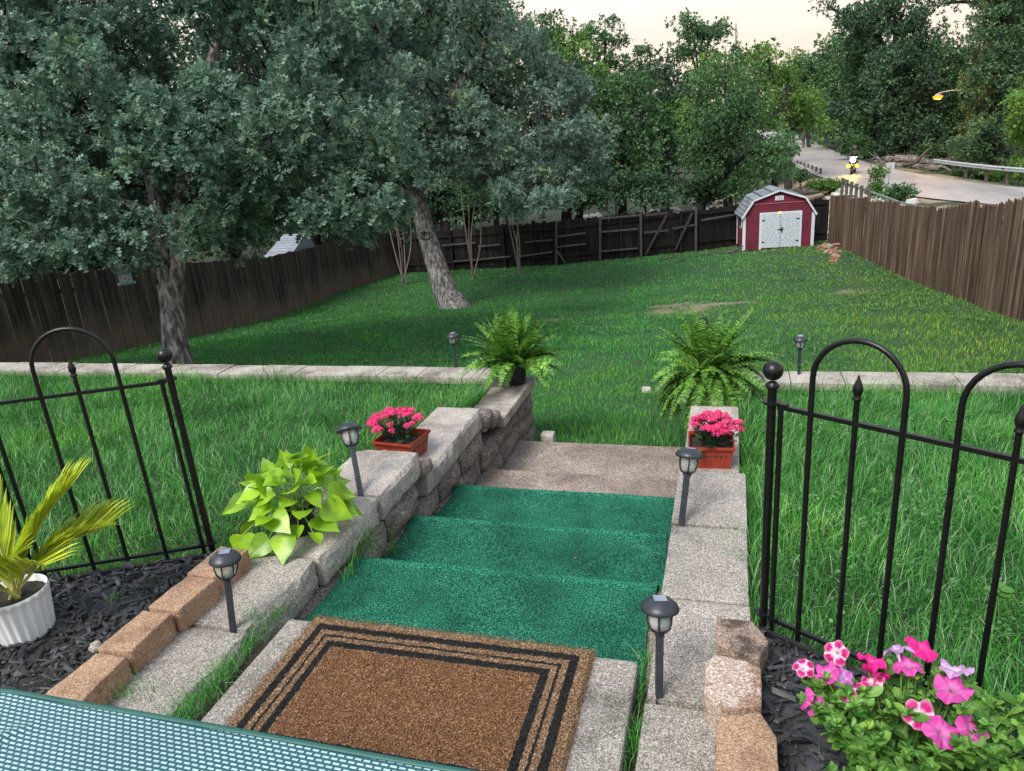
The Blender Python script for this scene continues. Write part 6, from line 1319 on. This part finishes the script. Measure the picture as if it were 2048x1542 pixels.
m_ = MB(); tube(m_, [pp[-1], PD(1800, 405, 31), PD(1850, 415, 30)], .05, 5); part(m_, 'rail', nmat('green pipe rail', [(.3, (.08, .13, .12)), (.7, (.16, .22, .20))], 9, 5, .5), gp)
# guard rail
M_galv = nmat('galvanised steel', [(.3, (.42, .45, .47)), (.7, (.62, .65, .67))], 5, 4, .4, metal=.5)
gr = empty('guard_rail', 'galvanised guard rail along the far side of the road', 'guard rail', loc=tuple(PD(1900, 360, 50)))
R_ = [(1808, 347), (1835, 345), (1856, 345), (1900, 348), (1950, 353), (2000, 358), (2048, 364), (2110, 371)]
k_ = [q for q in range(len(ROAD_C)) if 26 < ROAD_C[q][1] < 55]; Q = np.array([[*(ROAD_C[q]-Nn_road[q]*(ROAD_W+1.3)), road_z(ROAD_C[q][1])+.62] for q in k_])[::-1]; Q = spline(Q[::3], 5); mb = MB(); T = norm(np.gradient(Q, axis=0)); N2 = norm(np.cross(T, [0, 0, 1.])); prof = [(0, .13), (.05, .08), (.05, .04), (0, 0), (.05, -.04), (.05, -.08), (0, -.13)]
V = np.concatenate([[q+n_*a+np.array([0, 0, z]) for a, z in prof] for q, n_ in zip(Q, N2)]); K = len(prof); F = [[a*K+q, a*K+q+1, (a+1)*K+q+1, (a+1)*K+q] for a in range(len(Q)-1) for q in range(K-1)]; mb.add(V, F); part(mb, 'beam', M_galv, gr)
for q in range(6, len(Q), 4): p = Q[q]; g0 = hz1(p[0], p[1]); m_ = MB(); box(m_, (p[0]-N2[q][0]*.12, p[1]-N2[q][1]*.12, (p[2]+g0)/2), (.14, .14, p[2]-g0+.3)); part(m_, 'post', M_post, gr)
# sign seen from behind
sp0 = PD(1778, 340, 38); t = empty('road_sign', 'blank back of a rectangular road sign on a thin leaning pole', 'sign', loc=(sp0[0], sp0[1], hz1(sp0[0], sp0[1]))); r_ax = CM[0].copy(); r_ax[2] = 0; az = math.atan2(r_ax[1], r_ax[0])
lean = np.array([-.06, 0, 1]); m_ = MB(); tube(m_, [PD(1773, 392, 38)-np.array([0, 0, .5]), PD(1775, 378, 38), PD(1782, 325, 38)], .028, 6); part(m_, 'pole', plain('dull steel pole', (.20, .21, .22), .5), t)
m_ = MB(); box(m_, PD(1780.5, 336, 38.05), (.47, .02, .56), rz=az+.15); part(m_, 'panel', plain('bare sign back', (.46, .46, .46), .5), t, bevel=.004)
# street lamps
def street_lamp(label, lx, ly, d, arm_px, pole_px, s, col, power, top_up=.6):
    L = PD(lx, ly, d); Pp = PD(pole_px, ly-6, d+.5); t = empty('street_lamp', label, 'street lamp', 'orange street lamps', loc=(Pp[0], Pp[1], hz1(Pp[0], Pp[1])))
    m_ = MB(); tube(m_, [(Pp[0], Pp[1], hz1(Pp[0], Pp[1])), Pp], [.14, .09], 8); part(m_, 'pole', M_post, t, True)
    m_ = MB(); tube(m_, spline([Pp, Pp*.4+L*.6+np.array([0, 0, .30]), L+np.array([0, 0, .18])], 6), .045, 6); part(m_, 'arm', plain('lamp arm grey', (.38, .40, .40), .4), t, True)
    m_ = MB(); lathe(m_, [(.001, .17), (.13, .15), (.22, .05), (.24, 0), (.001, .005)], L, 14); part(m_, 'housing', plain('lamp housing', (.3, .3, .3), .4), t, True)
    m_ = MB(); lathe(m_, [(.19*s, -.002), (.17*s, -.12), (.10*s, -.20), (.001, -.22)], L, 14); part(m_, 'bulb', emit('sodium orange'+str(lx), col, 2.4), t, True)
    ld = bpy.data.lights.new('lamp_glow', 'POINT'); ld.energy = power*2; ld.color = (1, .45, .08); ld.shadow_soft_size = .15; lo_ = bpy.data.objects.new('lamp_glow', ld); COL.objects.link(lo_); lo_.parent = t; lo_.location = tuple(L-np.array([0, 0, .35])-np.array(t.location))
street_lamp('lit orange street lamp on a long arm before the trees across the road', 1876, 192, 50, 0, 1962, 1.7, (1.0, .17, .004), 160)
street_lamp('small distant orange lamp glowing in the trees above the road bend', 1598, 197, 84, 0, 1612, 1.2, (1.0, .18, .004), 60)
# white marker post at the bend
p = PD(1572, 240, 105); m_ = MB(); box(m_, (p[0], p[1], p[2]), (.25, .1, 1.0)); box(m_, (p[0], p[1], p[2]+.55), (.35, .1, .12)); tag(m_.build('marker_post', plain('white post paint', (.6, .6, .6), .5)), 'white marker post at the far bend of the road', 'post')

# ------------------------------------------------------------------ motorcycle and rider, coming towards the yard
mp_ = PD(1706, 352, 50.0); mz = float(road_z(mp_[1]))+.02; fwd = norm(np.array([-mp_[0], -mp_[1], 0.])+np.array([.0, 0, 0])); az = math.atan2(fwd[1], fwd[0])
bk_ = empty('motorcycle', 'motorcycle with a bright white headlight and two yellow fog lights coming down the road', 'motorcycle', loc=(mp_[0], mp_[1], mz), rz=az-.12)
Mt = plain('tyre rubber', (.012, .012, .013), .8); Mc = plain('dark bike paint', (.03, .03, .035), .3); Mch = plain('chrome', (.45, .45, .45), .25, metal=.8)
def wheel(x):
    m_ = MB(); Rm = np.array([[1, 0, 0], [0, 0, 1], [0, -1, 0]]); lathe(m_, [(.24, -.05), (.29, -.065), (.32, -.03), (.32, .03), (.29, .065), (.24, .05)], (x, 0, .32), 22, R=Rm); w = m_.build('wheel', Mt, bk_, smooth=True)
    m_ = MB(); lathe(m_, [(.02, -.05), (.05, -.05), (.22, -.03), (.245, -.04), (.245, .04), (.22, .03), (.05, .05)], (x, 0, .32), 18, R=Rm); m_.build('rim', Mch, w, smooth=True)
wheel(.75); wheel(-.72)
m_ = MB(); tube(m_, spline([(-.95, 0, .72), (-.5, 0, .74), (-.1, 0, .78), (.25, 0, .98), (.42, 0, .85)], 5), np.interp(np.linspace(0, 1, 21), [0, .3, .6, .85, 1], [.08, .15, .17, .16, .06]), 10); m_.build('body', Mc, bk_, smooth=True)
m_ = MB(); box(m_, (0, 0, .42), (.5, .32, .36)); m_.build('engine', plain('engine metal', (.12, .12, .13), .4, metal=.5), bk_, bevel=.04)
for s in (-1, 1): m_ = MB(); tube(m_, [(.75, s*.10, .32), (.50, s*.09, 1.0)], .028, 7); m_.build('fork', Mch, bk_)
m_ = MB(); tube(m_, [(.25, -.42, 1.08), (.42, -.22, 1.12), (.46, 0, 1.05), (.42, .22, 1.12), (.25, .42, 1.08)], .018, 6); m_.build('handlebar', Mch, bk_)
m_ = MB(); tube(m_, [(.52, -.25, .55), (.52, .25, .55)], .02, 6); m_.build('light_bar', Mch, bk_)
def lampm(c, r, m, name): 
    m_ = MB(); Rm = np.array([[0, 0, 1], [0, 1, 0], [-1, 0, 0]]); lathe(m_, [(.001, .05), (r*.7, .04), (r, .0), (r*.8, -.10), (.001, -.13)], c, 14, R=Rm); return m_.build(name, m, bk_, smooth=True)
lampm((.60, 0, .95), .17, emit('headlight white', (1, .90, .62), 12), 'headlight'); lampm((.58, -.27, .55), .12, emit('fog light yellow', (1, .55, .012), 3), 'fog_light'); lampm((.58, .27, .55), .12, bpy.data.materials['fog light yellow'], 'fog_light')
sd_ = bpy.data.lights.new('fog_beam', 'SPOT'); sd_.energy = 420; sd_.color = (1, .60, .01); sd_.spot_size = math.radians(75); sd_.spot_blend = .8; sd_.shadow_soft_size = .1
so = bpy.data.objects.new('fog_beam', sd_); COL.objects.link(so); so.parent = bk_; so.location = (.75, 0, .6); so.rotation_euler = Vector((.9, 0, -.55)).to_track_quat('-Z', 'Y').to_euler()
# rider: one skinned body
def skin_body(name, verts, edges, radii, mat, loc, rz):
    me = bpy.data.meshes.new(name); me.from_pydata(verts, edges, []); o = bpy.data.objects.new(name, me); COL.objects.link(o); o.location = loc; o.rotation_euler = (0, 0, rz)
    sk = o.modifiers.new('skin', 'SKIN'); s2 = o.modifiers.new('sub', 'SUBSURF'); s2.levels = 1; s2.render_levels = 2
    for v, r_ in zip(me.skin_vertices[0].data, radii): v.radius = (r_, r_)
    me.skin_vertices[0].data[0].use_root = True; me.materials.append(mat); return o
vs = [(-.28, 0, .90), (-.22, 0, 1.12), (-.12, 0, 1.32), (-.08, 0, 1.46), (-.05, 0, 1.58), (-.04, 0, 1.68)]; rs = [.17, .15, .17, .12, .055, .08]; ed = [(0, 1), (1, 2), (2, 3), (3, 4), (4, 5)]
for s in (-1, 1):
    k = len(vs); vs += [(-.10, s*.19, 1.42), (.02, s*.30, 1.22), (.20, s*.38, 1.12), (.26, s*.41, 1.10)]; rs += [.065, .052, .040, .04]; ed += [(3, k), (k, k+1), (k+1, k+2), (k+2, k+3)]
    k = len(vs); vs += [(-.24, s*.12, .86), (.14, s*.22, .84), (.05, s*.24, .42), (.14, s*.24, .36)]; rs += [.11, .08, .06, .05]; ed += [(0, k), (k, k+1), (k+1, k+2), (k+2, k+3)]
pr = skin_body('person', vs, ed, rs, plain('dark riding clothes', (.025, .028, .035), .7), (mp_[0], mp_[1], mz), az-.12); tag(pr, 'person in dark clothes and helmet riding the motorcycle towards the camera', 'person')
m_ = MB(); lathe(m_, [(.02, -.13), (.10, -.12), (.135, -.04), (.14, .02), (.12, .09), (.07, .135), (.001, .15)], (-.03, 0, 1.70), 16); m_.build('helmet', plain('black helmet', (.012, .012, .014), .25), pr, smooth=True)
m_ = MB(); tube(m_, [(.075, -.08, 1.70), (.10, 0, 1.70), (.075, .08, 1.70)], .035, 8); m_.build('visor', plain('visor', (.05, .05, .055), .1), pr, smooth=True)
for s in (-1, 1):
    m_ = MB()
    for f in range(4): tube(m_, [(.26+.0, s*(.385+.02*f), 1.125), (.30, s*(.385+.02*f), 1.115), (.30, s*(.385+.02*f), 1.09), (.27, s*(.385+.02*f), 1.08)], .0095-.0006*f, 5)
    tube(m_, [(.25, s*.37, 1.11), (.26, s*.365, 1.08), (.28, s*.37, 1.075)], .010, 5); m_.build('glove', plain('black glove', (.015, .015, .015), .6), pr, smooth=True)
print('objects', len(bpy.data.objects), 'polys', sum(len(o.data.polygons) for o in bpy.data.objects if o.type == 'MESH'))
